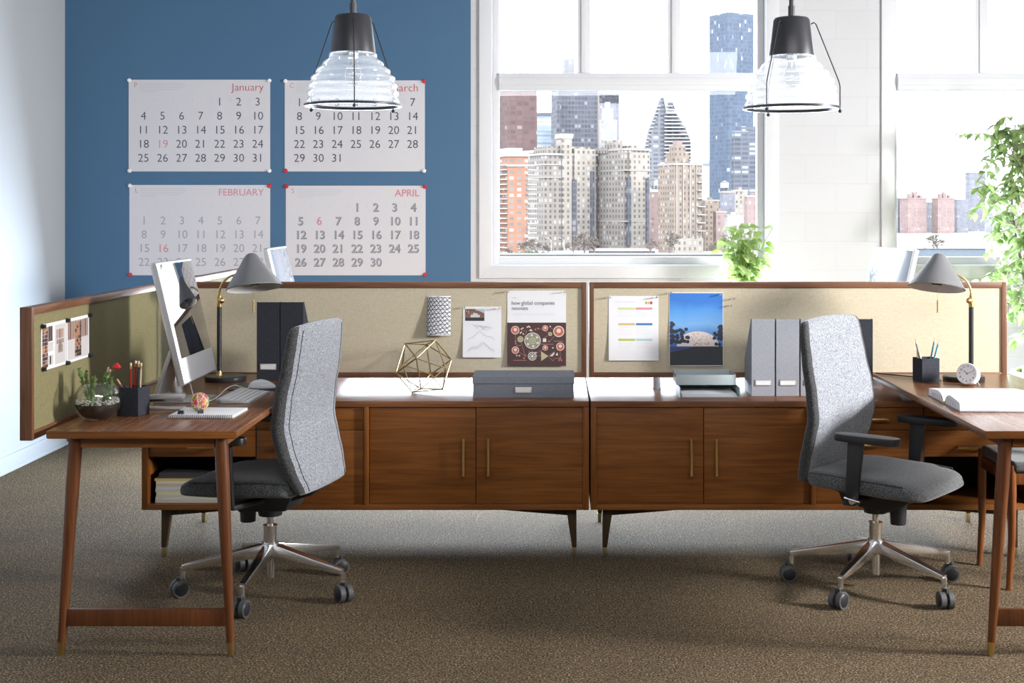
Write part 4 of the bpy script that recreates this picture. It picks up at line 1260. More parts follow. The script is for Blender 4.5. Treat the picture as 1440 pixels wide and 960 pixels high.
# P2: architectural drawing
t, W, H, off = sheet('drawing_sheet', 'white sheet with pencil hill sketches and a small photo in its corner', 'paper', 651, 705, 431, 502, curl=.012)
bm = new(); frect(bm, W * .06, W * .56, H * .72, H * .955, off, .0007, 0)
frect(bm, W * .06, W * .56, H * .72, H * .78, off, .0009, 1); frect(bm, W * .20, W * .44, H * .79, H * .84, off, .001, 2); frect(bm, W * .26, W * .38, H * .84, H * .87, off, .001, 2)
flat(bm, [(W * .30, H * .955), (W * .56, H * .955), (W * .56, H * .87)], off, .001, 3)
random.seed(4)
for i in range(26): fdisc(bm, W * random.uniform(.08, .42), H * random.uniform(.86, .945), W * .012, off, .0011, random.choice((1, 2, 4)), 6)
obj('corner_photo', bm, [ink('photo_brown', (.22, .11, .07)), ink('photo_dark', (.04, .04, .05)), ink('photo_pale', (.62, .64, .64)), ink('photo_sky', (.42, .55, .62)), ink('photo_rust', (.35, .14, .06))], t, smooth=False)
bm = new()
def sketch(z0, amp, sh):
    p = None
    for i in range(31):
        q = i / 30; x = W * (.14 + .68 * q); z_ = H * (z0 + amp * (math.sin(q * PI) + .35 * math.sin(q * 11 + sh) * math.sin(q * PI) + random.uniform(-.03, .03)))
        if p: fline(bm, p[0], p[1], x, z_, .0011, off, .0007)
        if i % 3 == 0: fline(bm, x, z_, x - .006, z_ - .008, .0006, off, .0007)
        p = (x, z_)
for z0 in (.12, .15, .36): sketch(z0, .11, z0 * 9)
for k in range(16): fline(bm, W * random.uniform(.2, .8), H * random.uniform(.52, .66), W * random.uniform(.2, .8), H * random.uniform(.52, .66), .0005, off, .0007)
obj('pencil_sketch', bm, M['ink_light'], t, smooth=False)

# P3: "how global companies innovate"
t, W, H, off = sheet('infographic_poster', 'white and brown poster reading how global companies innovate', 'poster', 713.5, 796, 408.5, 514, curl=.010)
bm = new()
text_into(bm, 'how global companies', .0262, Matrix.Translation((W * .07, -.0012, H * .835)) @ TXT, align='LEFT')
text_into(bm, 'innovate', .0262, Matrix.Translation((W * .07, -.0012, H * .765)) @ TXT, align='LEFT')
for v in bm.verts: v.co.x = W * .07 + (v.co.x - W * .07) * .845
obj('headline', bm, M['ink_mid'], t, smooth=False, recalc=False)
bm = new(); fline(bm, W * .08, H * .905, W * .16, H * .905, .002, off, .0007)
for z_ in (.695, .675): fline(bm, W * .08, H * z_, W * .80, H * z_, .0007, off, .0007)
obj('fine_print', bm, M['ink_faint'], t, smooth=False)
bm = new()
frect(bm, 0, W, 0, H * .575, off, .0007, 0, 8)
def D_(px, py, r, mi, e=.0010): fdisc(bm, (px - 112) / 655 * W, H * (1 - (py - 66) / 850), r / 655 * W, off, e, mi)
def L_(a, b_, c_, d, w=3, mi=4): fline(bm, (a - 112) / 655 * W, H * (1 - (b_ - 66) / 850), (c_ - 112) / 655 * W, H * (1 - (d - 66) / 850), w / 655 * W, off, .0009, mi)
for a in ((200, 555, 205, 640), (265, 650, 312, 800), (240, 760, 312, 800), (460, 490, 590, 550), (520, 600, 590, 560), (640, 580, 580, 640), (700, 740, 705, 830), (570, 800, 640, 750), (570, 810, 620, 860), (620, 860, 640, 830), (640, 830, 700, 830), (430, 780, 520, 720), (330, 520, 300, 590), (360, 740, 350, 770), (590, 480, 620, 500), (270, 520, 330, 520), (440, 800, 490, 800)): L_(*a)
for a in ((180, 852, 325, 852), (485, 672, 625, 672), (630, 636, 735, 636), (215, 685, 265, 685)): L_(*a, w=5, mi=3)
for (x, y, r) in ((200, 512, 47), (685, 527, 62), (703, 698, 46), (202, 738, 41), (535, 490, 32), (535, 712, 30)):
    D_(x, y, r, 1); D_(x, y, r * .84, 2, .0013); D_(x, y - r * .12, r * .40, 1, .0016); L_(x, y, x, y + r * .6, r * .22, 1)
D_(393, 632, 92, 1); D_(393, 632, 84, 5, .0013); D_(395, 634, 36, 6, .0016); D_(395, 634, 24, 5, .0019); D_(395, 634, 12, 6, .0022)
for k in range(6): D_(393 + 62 * math.cos(k * PI / 3 + .4), 632 + 62 * math.sin(k * PI / 3 + .4), 13, 1, .0016)
D_(258, 615, 34, 6); D_(258, 615, 24, 5, .0013); D_(258, 615, 12, 6, .0016); D_(590, 556, 22, 6); D_(590, 556, 12, 5, .0013)
D_(390, 806, 48, 1); D_(390, 806, 40, 7, .0013); D_(390, 806, 14, 1, .0016)
for k in range(8): D_(390 + 27 * math.cos(k * PI / 4), 806 + 27 * math.sin(k * PI / 4), 7, 1, .0016)
def P_(pts, mi, e=.0011): flat(bm, [((x - 112) / 655 * W, H * (1 - (y - 66) / 850)) for x, y in pts], off, e, mi)
P_([(487, 750), (570, 805), (490, 860)], 6); P_([(508, 606), (546, 606), (546, 646), (508, 646)], 1)
P_([(585, 805), (635, 760), (640, 775), (615, 808)], 1); P_([(650, 795), (668, 762), (680, 798)], 1); P_([(352, 520), (375, 498), (398, 525)], 1); P_([(248, 545), (270, 525), (275, 540), (255, 555)], 1)
for x, y in ((205, 640), (312, 800), (702, 828), (578, 640), (455, 495), (425, 505), (205, 665), (300, 828), (690, 850), (716, 850)): D_(x, y, 10, 2)
for x, y in ((285, 490), (268, 500), (290, 555), (218, 798), (247, 800), (430, 765), (350, 470), (335, 478), (362, 478), (590, 470), (620, 712)): D_(x, y, 8, 1)
obj('infographic', bm, [ink('poster_brown', (.070, .032, .032)), ink('poster_cream', (.72, .64, .56)), ink('poster_red', (.52, .14, .09)), ink('poster_tan', (.42, .25, .16)), ink('poster_line', (.40, .26, .22)), ink('poster_sage', (.26, .28, .22)), ink('poster_gold', (.52, .44, .24)), ink('poster_navy', (.05, .10, .14))], t, smooth=False)

# P4: chart sheet
t, W, H, off = sheet('chart_sheet', 'white chart sheet with six small coloured bars on the right pinboard', 'paper', 856, 926, 416, 506.5, curl=.009)
bm = new()
def U(x): return (x - 153) / 297 * W
def V_(y): return H * (1 - (y - 153) / 385)
frect(bm, U(208), U(312), V_(235), V_(222), off, .0008, 0, 1); frect(bm, U(315), U(413), V_(235), V_(222), off, .0008, 1, 1)
frect(bm, U(210), U(310), V_(328), V_(315), off, .0008, 2, 1); frect(bm, U(316), U(413), V_(328), V_(315), off, .0008, 3, 1)
frect(bm, U(210), U(310), V_(421), V_(408), off, .0008, 4, 1); frect(bm, U(316), U(413), V_(421), V_(408), off, .0008, 5, 1)
frect(bm, U(370), U(383), V_(202), V_(186), off, .0008, 4, 1); frect(bm, U(386), U(397), V_(202), V_(186), off, .0008, 2, 1); frect(bm, U(400), U(413), V_(202), V_(186), off, .0008, 6, 1)
obj('colour_bars', bm, [ink('bar_lime', (.62, .70, .32)), ink('bar_pink', (.70, .30, .36)), ink('bar_ochre', (.66, .52, .22)), ink('bar_blue', (.07, .20, .45)), ink('bar_olive', (.48, .52, .10)), ink('bar_aqua', (.42, .62, .66)), ink('bar_crimson', (.55, .04, .08))], t, smooth=False)
bm = new(); 
for k in range(11): fline(bm, U(188 + k * 11), V_(189), U(196 + k * 11), V_(189), .0016, off, .0008)
for y in (250, 262, 274, 342, 354, 366, 380, 436, 448, 460): fline(bm, U(212), V_(y), U(300 - (y % 7) * 4), V_(y), .0006, off, .0008); fline(bm, U(318), V_(y), U(405 - (y % 5) * 6), V_(y), .0006, off, .0008)
obj('fine_print', bm, M['ink_faint'], t, smooth=False)

# P5: evening photo print
t, W, H, off = sheet('photo_print', 'blue evening photo print of a glowing dome between dark trees', 'photo print', 941, 1017, 411, 514, curl=.010)
m, N, L, b = mat('dusk_sky_print'); tc = N.new('ShaderNodeTexCoord'); sp = N.new('ShaderNodeSeparateXYZ'); L.new(tc.outputs['Object'], sp.inputs[0])
mr = N.new('ShaderNodeMapRange'); mr.inputs['From Min'].default_value = H * .3; mr.inputs['From Max'].default_value = H; L.new(sp.outputs['Z'], mr.inputs['Value'])
nz = N.new('ShaderNodeTexNoise'); nz.inputs['Scale'].default_value = 9; L.new(tc.outputs['Object'], nz.inputs['Vector'])
ad = N.new('ShaderNodeMath'); ad.operation = 'MULTIPLY_ADD'; ad.inputs[1].default_value = .3; L.new(nz.outputs['Fac'], ad.inputs[0]); L.new(mr.outputs[0], ad.inputs[2])
rp = ramp(N, [(.15, (.06, .16, .50)), (.5, (.20, .42, .74)), (.8, (.10, .32, .72)), (1.15, (.05, .20, .60))]); L.new(ad.outputs[0], rp.inputs[0]); L.new(rp.outputs[0], b.inputs['Base Color']); b.inputs['Roughness'].default_value = .4
bm = new(); frect(bm, W * .01, W * .99, H * .01, H * .99, off, .0007, 0, 10)
frect(bm, W * .01, W * .99, H * .01, H * .265, off, .0010, 1, 3)
flat(bm, [(W * .01, H * .18), (W * .5, H * .265), (W * .01, H * .265)], off, .0012, 5)
flat(bm, [(W * .14, H * .265), (W * .92, H * .265)] + [(W * (.53 + .39 * math.cos(a)), H * (.265 + .205 * math.sin(a))) for a in [PI * k / 14 for k in range(1, 14)]], off, .0012, 2)
random.seed(9)
for i in range(40):
    a = PI * random.uniform(.08, .92); r_ = random.uniform(.1, .93); fdisc(bm, W * (.53 + .39 * r_ * math.cos(a)), H * (.27 + .195 * r_ * math.sin(a)), W * .012, off, .0014, 3, 5)
for i in range(75):
    s_ = random.random()
    if i % 2: x, z_ = random.gauss(.20, .10), random.gauss(.38, .055)
    else: x, z_ = random.gauss(.94, .05), random.gauss(.42, .085)
    if i % 5 == 0: x, z_ = random.uniform(.02, .08), random.uniform(.3, .60)
    x = max(.04, min(.96, x)); z_ = max(.29, z_)
    if x > .38 and x < .78: continue
    fdisc(bm, W * x, H * z_, W * .035, off, .0015 + i * .000004, 4, 7)
obj('photo_image', bm, [m, ink('print_ground', (.035, .04, .045)), ink('print_dome', (.75, .66, .62)), ink('print_dome_dots', (.55, .28, .24)), ink('print_trees', (.025, .035, .06)), ink('print_road', (.05, .08, .22))], t, smooth=False)

# pins on the boards
def pin(label, px, py, x=None):
    t = thing('push_pin', label, 'push pin', (by(px), PY - .0006, bz(py)), 0, 'steel push pins on the pinboards')
    bm = new(); d = Vector((.05, -1, .12)).normalized()
    cyl(bm, (0, .0020, 0), d * .012, .0008, seg=6); cyl(bm, d * .010, d * .024, .0024, .0024, seg=12); cyl(bm, d * .023, d * .026, .0042, .0036, seg=14); cyl(bm, d * .008, d * .0105, .0042, .0042, seg=14)
    obj('pin_body', bm, M['pin_steel'], t)
for a in (('steel pin at the top left of the pencil drawing sheet', 653, 432.5), ('steel pin at the top right of the pencil drawing sheet', 702, 433.5), ('steel pin at the top left of the brown poster', 715, 410), ('steel pin at the top right of the brown poster', 794, 410.5),
          ('steel pin at the top left of the chart sheet', 857.5, 418), ('steel pin at the top right of the chart sheet', 923, 418), ('steel pin at the top left of the blue photo print', 943, 412), ('steel pin at the top right of the blue photo print', 1013, 414.5),
          ('upper of two loose pins right of the blue photo', 1031, 420), ('lower of two loose pins right of the blue photo', 1027, 429.5), ('steel pin at the top of the curled patterned paper', 617, 418)): pin(*a)

# photo prints on the side partition
SX = -1.73 - .009 + .0015
def tri_mat(name, c): return plain(name, c, .5)
def side_print(label, y0, y1, build):
    t = thing('photo_sheet', label, 'photo print', (SX, y0, .948)); W, H = y1 - y0, .158
    bm = new(); n = 8; prev = None
    box(bm, 0, .0006, 0, W, 0, H); obj('sheet', bm, M['paper'], t, smooth=False)
    bm = new()
    def rc(a, b_, c_, d, mi, e=.0009):
        f = bm.faces.new([bm.verts.new((e, a * W, c_ * H)), bm.verts.new((e, b_ * W, c_ * H)), bm.verts.new((e, b_ * W, d * H)), bm.verts.new((e, a * W, d * H))]); f.material_index = mi
    build(rc); obj('photo_image', bm, [tri_mat('mosaic_brown', (.12, .06, .045)), tri_mat('mosaic_tan', (.32, .18, .12)), tri_mat('mosaic_dark', (.035, .025, .03)), tri_mat('photo_wall', (.62, .58, .56)), tri_mat('photo_shadow', (.30, .29, .29)), tri_mat('photo_orange', (.45, .22, .10))], t, smooth=False)
random.seed(6)
def left_pic(rc):
    for i in range(11):
        for k in range(4): rc(.04 + k * .055, .095 + k * .055, .05 + i * .08, .125 + i * .08, random.choice((0, 1, 2, 0, 5)))
    for i in range(5): rc(.27 + i * .035, .30 + i * .035, .60, .93, random.choice((0, 2)), .0009)
    rc(.27, .47, .38, .58, 3); rc(.27, .47, .08, .30, 3); rc(.33, .38, .10, .28, 2, .0012)
    rc(.54, .97, .06, .93, 3)
    for i in range(6): rc(.60 + i * .05, .63 + i * .05, .62, .82, random.choice((0, 1, 5)), .0012)
    rc(.60, .90, .50, .60, 4, .0012); rc(.66, .86, .30, .48, 4, .0012); rc(.70, .80, .34, .56, 1, .0014)
def right_pic(rc):
    rc(.05, .95, .06, .93, 3)
    for i in range(12): rc(.05 + i * .075, .11 + i * .075, .52, .93, random.choice((0, 1, 1, 4)), .0011)
    for i in range(10):
        for k in range(4): rc(.36 + k * .07, .425 + k * .07, .10 + i * .08, .175 + i * .08, random.choice((0, 1, 2, 5, 2)), .0014)
side_print('left half of the wide photo spread clipped to the olive partition, two interiors', 4.57, 4.803, left_pic)
side_print('right half of the photo spread on the olive partition, checkered wood tower', 4.807, 5.04, right_pic)
for i, (y, z_, lb) in enumerate(((4.575, 1.100, 'upper left'), (4.805, 1.102, 'upper middle'), (5.035, 1.103, 'upper right'), (4.578, .955, 'lower left'), (4.805, .951, 'lower middle'), (5.037, .953, 'lower right'))):
    t = thing('magnet', 'small black round magnet at the %s of the photo spread' % lb, 'magnet', (SX + .0012, y, z_), 0, 'black magnets holding the photo spread')
    bm = new(); cyl(bm, (0, 0, 0), (.004, 0, 0), .0085, .0085, seg=18); cyl(bm, (.004, 0, 0), (.013, 0, 0), .0062, .0075, seg=18); obj('magnet_body', bm, M['black'], t)

# ------------------------------------------------------------------ calendars
def cal(month, label, x0, x1, y0, y1, start, days, red, title, tsize, inkm, toff, cols=None, shadow=False, initial='P', bold=0.0):
    YW = YB - .0015; X0, X1, Z0, Z1 = wx(x0, YW), wx(x1, YW), wz(y1, YW), wz(y0, YW)
    t = thing('wall_calendar', label, 'calendar', (X0, YW, Z0), 0, 'large month sheets on the blue wall')
    W, H = X1 - X0, Z1 - Z0
    bm = new(); box(bm, 0, W, -.0012, .0, 0, H); obj('sheet', bm, M['cal_paper'], t, smooth=False)
    bmn, bmr, bms = new(), new(), new()
    for d in range(1, days + 1):
        k = d - 1 + start; c_, r_ = k % 7, k // 7
        x = W * (.105 + .1345 * c_); z_ = H * (1 - (.245 + .153 * r_))
        tgt = bmr if d in red else bmn
        text_into(tgt, str(d), .074, Matrix.Translation((x, -.0020, z_)) @ TXT, offset=bold)
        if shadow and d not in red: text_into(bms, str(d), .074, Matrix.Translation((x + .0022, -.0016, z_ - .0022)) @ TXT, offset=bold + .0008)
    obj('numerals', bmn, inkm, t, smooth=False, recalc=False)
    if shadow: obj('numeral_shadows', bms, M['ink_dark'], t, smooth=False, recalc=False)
    else: bms.free()
    obj('red_numerals', bmr, M['ink_pink'], t, smooth=False, recalc=False)
    bm = new(); text_into(bm, title, tsize, Matrix.Translation((W * .955, -.0020, H * .915)) @ TXT, align='RIGHT', offset=toff)
    b2 = new(); text_into(b2, initial, .045, Matrix.Translation((W * .05, -.0020, H * .94)) @ TXT); obj('initial_letter', b2, M['ink_pink'], t, smooth=False, recalc=False)
    obj('month_title', bm, M['ink_pink'] if title[0] != 'J' and title[0] != 'M' else M['ink_red'], t, smooth=False, recalc=False)
    bm = new()
    for k in range(5):
        z_ = H * (.958 - .022 * k); f = bm.faces.new([bm.verts.new((W * a, -.0017, z_ + b_)) for a, b_ in ((.08, 0), ((.40, .41, .39, .36, .20)[k], 0), ((.40, .41, .39, .36, .20)[k], .0022), (.08, .0022))])
    for k in range(7):
        x = W * (.045 + .1345 * k); bm.faces.new([bm.verts.new((x + a, -.0017, H * b_)) for a, b_ in ((0, .75), (.0016, .75), (.0016, .80), (0, .80))])
    obj('fine_print', bm, M['ink_faint'], t, smooth=False)
    for (px, py, nm, c_) in ((x0 + 1, y0 + 1, 'upper left', cols[0]), (x1 - 1, y0 + 1.5, 'upper right', cols[1]), (x0 + 1.5, y1 - 1, 'lower left', cols[2]), (x1 - 1, y1 - 1, 'lower right', cols[3])):
        q = thing('thumbtack', '%s thumbtack at the %s corner of the %s sheet' % ('red' if c_ else 'white', nm, month), 'thumbtack', (wx(px, YB), YB - .0028, wz(py, YB)), 0, 'thumbtacks on the calendars')
        bm = new(); Mx = Matrix.Rotation(R(90), 4, 'X'); lathe(bm, [(0, 0), (.0125, 0), (.0135, .003), (.010, .0075), (.0075, .009), (.0085, .016), (0, .017)], 20, M=Mx); obj('tack_head', bm, M['tack_red'] if c_ else M['tack_white'], q)
cal('January', 'January calendar sheet, upper left of the four on the blue wall', 181, 380, 112, 241, 4, 31, (19,), 'January', .070, M['ink_dark'], -.0006, (0, 0, 0, 0), bold=-.0005)
cal('March', 'March calendar sheet behind the glass pendant, upper right of the four', 400.5, 597.5, 113, 241, 0, 31, (), 'March', .072, M['ink_dark'], -.0006, (0, 1, 1, 0), initial='C', bold=-.0003)
cal('February', 'February calendar sheet with pale grey numerals, lower left of the four', 182, 380, 260, 387, 0 + 7, 28, (16,), 'FEBRUARY', .062, M['ink_light'], .0, (0, 1, 1, 1), initial='L')
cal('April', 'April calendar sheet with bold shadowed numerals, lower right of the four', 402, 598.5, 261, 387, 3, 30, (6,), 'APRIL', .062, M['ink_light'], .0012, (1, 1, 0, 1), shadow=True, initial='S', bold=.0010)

# ------------------------------------------------------------------ pendants
def pendant(label, px, zring_y, rot):
    Y = 4.96; X = wx(px, Y); zr = wz(zring_y, Y); s = Y / F
    t = thing('pendant_lamp', label, 'pendant lamp', (X, Y, zr), 0, 'ribbed glass pendant lamps')
    RR = 68 * s
    bm = new(); lathe(bm, [(RR, -.004), (RR + .001, .004), (RR - .012, .007), (RR - .016, .005), (RR - .013, -.004)], 72, closed=True); obj('ring', bm, M['pendant_black'], t)
    zc0, zc1 = 75 * s, 127 * s
    bm = new(); lathe(bm, [(0, zc0 + .01), (.079, zc0), (.082, zc0 - .004), (.082, zc0 + .004), (.066, zc1 - .008), (.060, zc1), (.05, zc1 + .002), (0, zc1 + .002)], 48); obj('cap', bm, M['pendant_black'], t, ang=50)
    bm = new(); cyl(bm, (0, 0, zc1 + .001), (0, 0, zc1 + .045), .0125, seg=20); cyl(bm, (0, 0, zc1 + .045), (0, 0, ZC - zr - .03), .009, seg=16); obj('stem', bm, M['pendant_black'], t)
    bm = new(); lathe(bm, [(0, ZC - zr - .0005), (.06, ZC - zr - .0005), (.06, ZC - zr - .02), (.012, ZC - zr - .032), (0, ZC - zr - .032)], 40); obj('canopy', bm, M['pendant_black'], t)
    # stepped ribbed shade
    prof = []; n = 60
    base = [(0, 64.5), (14, 64), (26, 62.5), (40, 58), (54, 48), (64, 38), (75, 31)]      # height px, radius px
    for i in range(n + 1):
        h = 3 + (75 - 3) * i / n
        for j in range(len(base) - 1):
            if base[j][0] <= h <= base[j + 1][0]:
                f = (h - base[j][0]) / (base[j + 1][0] - base[j][0]); rad = base[j][1] + (base[j + 1][1] - base[j][1]) * f
        w = (h / 11.2) % 1.0
        rad += 4.0 * (1 - abs(2 * w - 1)) ** .6 - 2.0
        prof.append(((rad - 1.2) * s, h * s))
    prof2 = [(r_ - .003, z_) for r_, z_ in prof[::-1]]
    bm = new(); lathe(bm, prof + prof2, 72, closed=True); obj('glass_shade', bm, M['pend_glass'], t, ang=60)
    bm = new(); lathe(bm, [(0, .075), (.012, .077), (.027, .092), (.031, .112), (.026, .135), (.016, .155), (.014, .185), (0, .19)], 32); o = obj('bulb', bm, M['bulb'], t, ang=70)
    bm = new(); cyl(bm, (0, 0, .175), (0, 0, zc0 + .004), .019, seg=24); obj('socket', bm, M['alu'], t)
    bm = new(); tube(bm, [(-.009, 0, .12), (-.008, 0, .15), (0, 0, .118), (.008, 0, .15), (.009, 0, .12)], .0006, 6); tube(bm, [(0, 0, .15), (0, 0, .18)], .002, 6); obj('filament', bm, M['brass'], o)
    for k in range(3):
        a = rot + 2 * PI * k / 3; c, s_ = math.cos(a), math.sin(a)
        pr = [(.070, zc1 - .024), (.080, zc1 - .018), (.088, zc1 - .024), (RR - .008, 38 * s), (RR - .003, 30 * s), (RR - .003, -.008)]
        bm = new(); tube(bm, [(r_ * c, r_ * s_, z_) for r_, z_ in pr], .0022, 8); sphere(bm, ((RR - .003) * c, (RR - .003) * s_, -.012), .0068, 12)
        obj('guard_rod', bm, M['blackmetal'], t)
pendant('ribbed glass pendant lamp hanging in front of the blue wall', 496.5, 148.5, R(-80))
pendant('ribbed glass pendant lamp hanging beside the window, right', 1113, 152.5, R(-10))

# ------------------------------------------------------------------ plants
def leafmat(name, a, c, tr=.45):
    m = bpy.data.materials.new(name); m.use_nodes = True; N = m.node_tree.nodes; L = m.node_tree.links; b = N['Principled BSDF']; out = N['Material Output']
    tc = N.new('ShaderNodeTexCoord'); n = N.new('ShaderNodeTexNoise'); n.inputs['Scale'].default_value = 14; L.new(tc.outputs['Object'], n.inputs['Vector'])
    r = ramp(N, [(.35, a), (.65, c)]); L.new(n.outputs['Fac'], r.inputs[0]); L.new(r.outputs[0], b.inputs['Base Color']); b.inputs['Roughness'].default_value = .4
    t_ = N.new('ShaderNodeBsdfTranslucent'); L.new(r.outputs[0], t_.inputs['Color']); mx = N.new('ShaderNodeMixShader'); mx.inputs[0].default_value = tr
    L.new(b.outputs[0], mx.inputs[1]); L.new(t_.outputs[0], mx.inputs[2]); L.new(mx.outputs[0], out.inputs['Surface'])
    return m
def add_leaf(bm, p, d, up, Lh, Wd, heart=False):
    d = d.normalized(); s = d.cross(up)
    if s.length < .05: s = d.cross(Vector((1, 0, 0)))
    s.normalize(); n = s.cross(d).normalized()
    prof = [(0, .0), (.12, .62), (.32, 1.0), (.6, .8), (.85, .32), (1, 0)] if heart else [(0, 0), (.2, .6), (.45, 1), (.75, .62), (1, 0)]
    mid = []; lf = []; rt = []
    for q, w in prof:
        c = p + d * Lh * q - n * Lh * .35 * q * q
        mid.append(bm.verts.new(c))
        if 0 < w: lf.append(bm.verts.new(c + s * Wd / 2 * w + n * Wd * .12 * w)); rt.append(bm.verts.new(c - s * Wd / 2 * w + n * Wd * .12 * w))
        else: lf.append(mid[-1]); rt.append(mid[-1])
    for i in range(len(prof) - 1):
        for sd in (lf, rt):
            vs = []
            for v in (mid[i], mid[i + 1], sd[i + 1], sd[i]):
                if v not in vs: vs.append(v)
            if len(vs) >= 3: bm.faces.new(vs if sd is lf else vs[::-1])
# pothos on a stool by the window
PYW = 8.28; pxc = wx(1046, PYW)
t = thing('plant_stool', 'wooden stool below window one carrying the trailing plant', 'stool', (pxc, PYW, 0))
bm = new(); lathe(bm, [(0, .70), (.15, .70), (.15, .725), (0, .725)], 32); obj('seat', bm, M['wood_x'], t)
for k in range(3):
    a = 2 * PI * k / 3; bm = new(); cyl(bm, (.09 * math.cos(a), .09 * math.sin(a), .70), (.15 * math.cos(a), .15 * math.sin(a), .0005), .016, .011, 14); obj('leg', bm, M['wood_z'], t)
t = thing('trailing_pothos', 'bright green trailing pothos in front of the middle window corner', 'plant', (pxc, PYW, .7255))
bm = new(); lathe(bm, [(0, .0005), (.08, .0005), (.105, .02), (.115, .24), (.108, .24), (.10, .225), (0, .225)], 36); obj('pot', bm, M['white_plastic'], t)
PG = leafmat('pothos_leaf', (.22, .36, .06), (.52, .64, .30), .5)
bm = new(); bs = new(); random.seed(14)
zl = .7255
for i in range(60):
    ph = random.uniform(0, 2 * PI); tx = random.gauss(-.025, .085); tz = wz(random.uniform(318, 385), PYW) - zl
    tx = max(-.165, min(.135, tx)) + (.03 if tz > .52 else 0); ty = random.uniform(-.09, .09)
    P = smooth_pts([(tx * .2, ty * .2, .22), (tx * .5, ty * .5, .22 + (tz - .22) * .6), (tx, ty, tz)], 4); tube(bs, P, .0016, 5)
    for k in range(4):
        q = P[-1 - k * 2] if len(P) > k * 2 + 1 else P[-1]
        if q.z < .33: continue
        a = random.uniform(0, 2 * PI); d = Vector((math.cos(a), math.sin(a) * .7, random.uniform(-.7, .45)))
        add_leaf(bm, q, d, Vector((random.uniform(-.3, .3), -.5, 1)), random.uniform(.055, .088), random.uniform(.045, .068), True)
for k in range(5):
    q = Vector((.125 - .01 * k, -.05, wz(340 + 9 * k, PYW) - zl)); add_leaf(bm, q, Vector((.7, -.2, -.4 + .2 * (k % 2))), Vector((0, -.6, 1)), .07, .052, True)
obj('stems', bs, plain('pothos_stem', (.25, .38, .12), .5), t)
fo = obj('foliage', bm, PG, t, ang=60, recalc=False); fo['kind'] = 'stuff'

# tall ficus by the second window in a white planter
FX, FY = 2.92, 7.95
t = thing('potted_ficus', 'tall leafy ficus at the right edge by the second window', 'plant', (FX, FY, 0))
bm = new(); lathe(bm, [(0, .0005), (.15, .0005), (.17, .02), (.22, .52), (.222, .55), (.208, .55), (.20, .51), (0, .51)], 48); obj('planter', bm, M['white_plastic'], t, ang=50)
bm = new(); random.seed(8)
for i in range(160):
    a = random.uniform(0, 2 * PI); r_ = math.sqrt(random.random()) * .185; sphere(bm, (r_ * math.cos(a), r_ * math.sin(a), .53 + random.uniform(-.01, .02)), random.uniform(.014, .026), 6)
o = obj('moss', bm, plain('moss_green', (.16, .22, .06), .9, noise=.4, nscale=90), t); o['kind'] = 'stuff'
FG = leafmat('ficus_leaf', (.17, .30, .07), (.50, .62, .30), .5)
bm = new(); bs = new(); random.seed(31)
trunks = [[(-.06, 0, .5), (-.14, .0, 1.0), (-.22, .02, 1.5), (-.20, .03, 2.0)], [(.04, .03, .5), (.10, .05, 1.1), (.06, .03, 1.6), (.12, 0, 2.15)], [(.0, -.04, .5), (-.08, -.08, 1.0), (-.10, -.10, 1.5), (-.26, -.08, 1.85)]]
for T_ in trunks:
    P = smooth_pts(T_, 8); tube(bs, P, .009, 8, rads=[.011 - .008 * i / len(P) for i in range(len(P))])
    for i in range(5, len(P)):
        for k in range(3):
            a = random.uniform(0, 2 * PI); ln = random.uniform(.12, .36) * (1 if P[i].z < 1.9 else .6)
            e = P[i] + Vector((math.cos(a) * ln, math.sin(a) * ln * .8, random.uniform(-.20, .10)))
            if e.y + FY > 8.5: e.y = 8.5 - FY
            Q_ = smooth_pts([P[i], P[i].lerp(e, .5) + Vector((0, 0, .05)), e], 4); tube(bs, Q_, .002, 5)
            for q in Q_[3:]:
                for w_ in range(2):
                    d = Vector((random.gauss(0, 1), random.gauss(0, 1), random.uniform(-1.1, .2))); add_leaf(bm, q, d, Vector((random.uniform(-.4, .4), -.4, 1)), random.uniform(.055, .090), random.uniform(.028, .044))
obj('branches', bs, plain('ficus_bark', (.22, .18, .13), .8, noise=.3), t)
fo = obj('foliage', bm, FG, t, ang=60, recalc=False); fo['kind'] = 'stuff'

# ================================================================== THE CITY ACROSS THE RIVER
def gcol(r, g, b_): return (r, g, b_)
def cornerbox(name, label, pxL, pxC, pxR, ytop, ybase, D, phi, mt, parts=(), group=None, cat='building'):
    phi = R(phi); m_ = D / F; zb = wz(ybase, D); zt = wz(ytop, D)
    wR = (pxR - pxC) * m_ / math.cos(phi); wL = (pxC - pxL) * m_ / math.sin(phi) if pxC > pxL else (pxR - pxL) * m_ * .6
    t = thing(name, label, cat, (wx(pxC, D), D, zb), phi, group or 'buildings across the river')
    bm = new(); box(bm, 0, wR, 0, wL, 0, zt - zb); obj('tower_body', bm, mt, t, smooth=False)
    def P(nm, a, b_, c_, d, e, f, mm=None):        # fractions of width; heights in photo rows; e = bottom row, f = top row
        bm = new(); box(bm, a * wR, b_ * wR, c_ * wL, d * wL, wz(e, D) - zb, wz(f, D) - zb); obj(nm, bm, mm or mt, t, smooth=False)
    for p in parts: P(*p)
    return t, wR, wL, zb, zt
stone = facade('limestone_facade', (.40, .36, .33), (.12, .12, .13), 3.0, 3.1, .42, .55)
stone2 = facade('pale_limestone_facade', (.50, .45, .40), (.14, .14, .15), 3.2, 3.1, .40, .55)
stone3 = facade('tan_brick_facade', (.42, .34, .28), (.13, .12, .13), 2.6, 3.0, .42, .50, lit=.35)
brick = facade('orange_brick_facade', (.50, .26, .18), (.22, .24, .25), 4.2, 3.0, .55, .50, lit=.4)
maroon = facade('maroon_panel_facade', (.19, .135, .135), (.15, .10, .10), 5.0, 3.4, .75, .7, lit=.04)
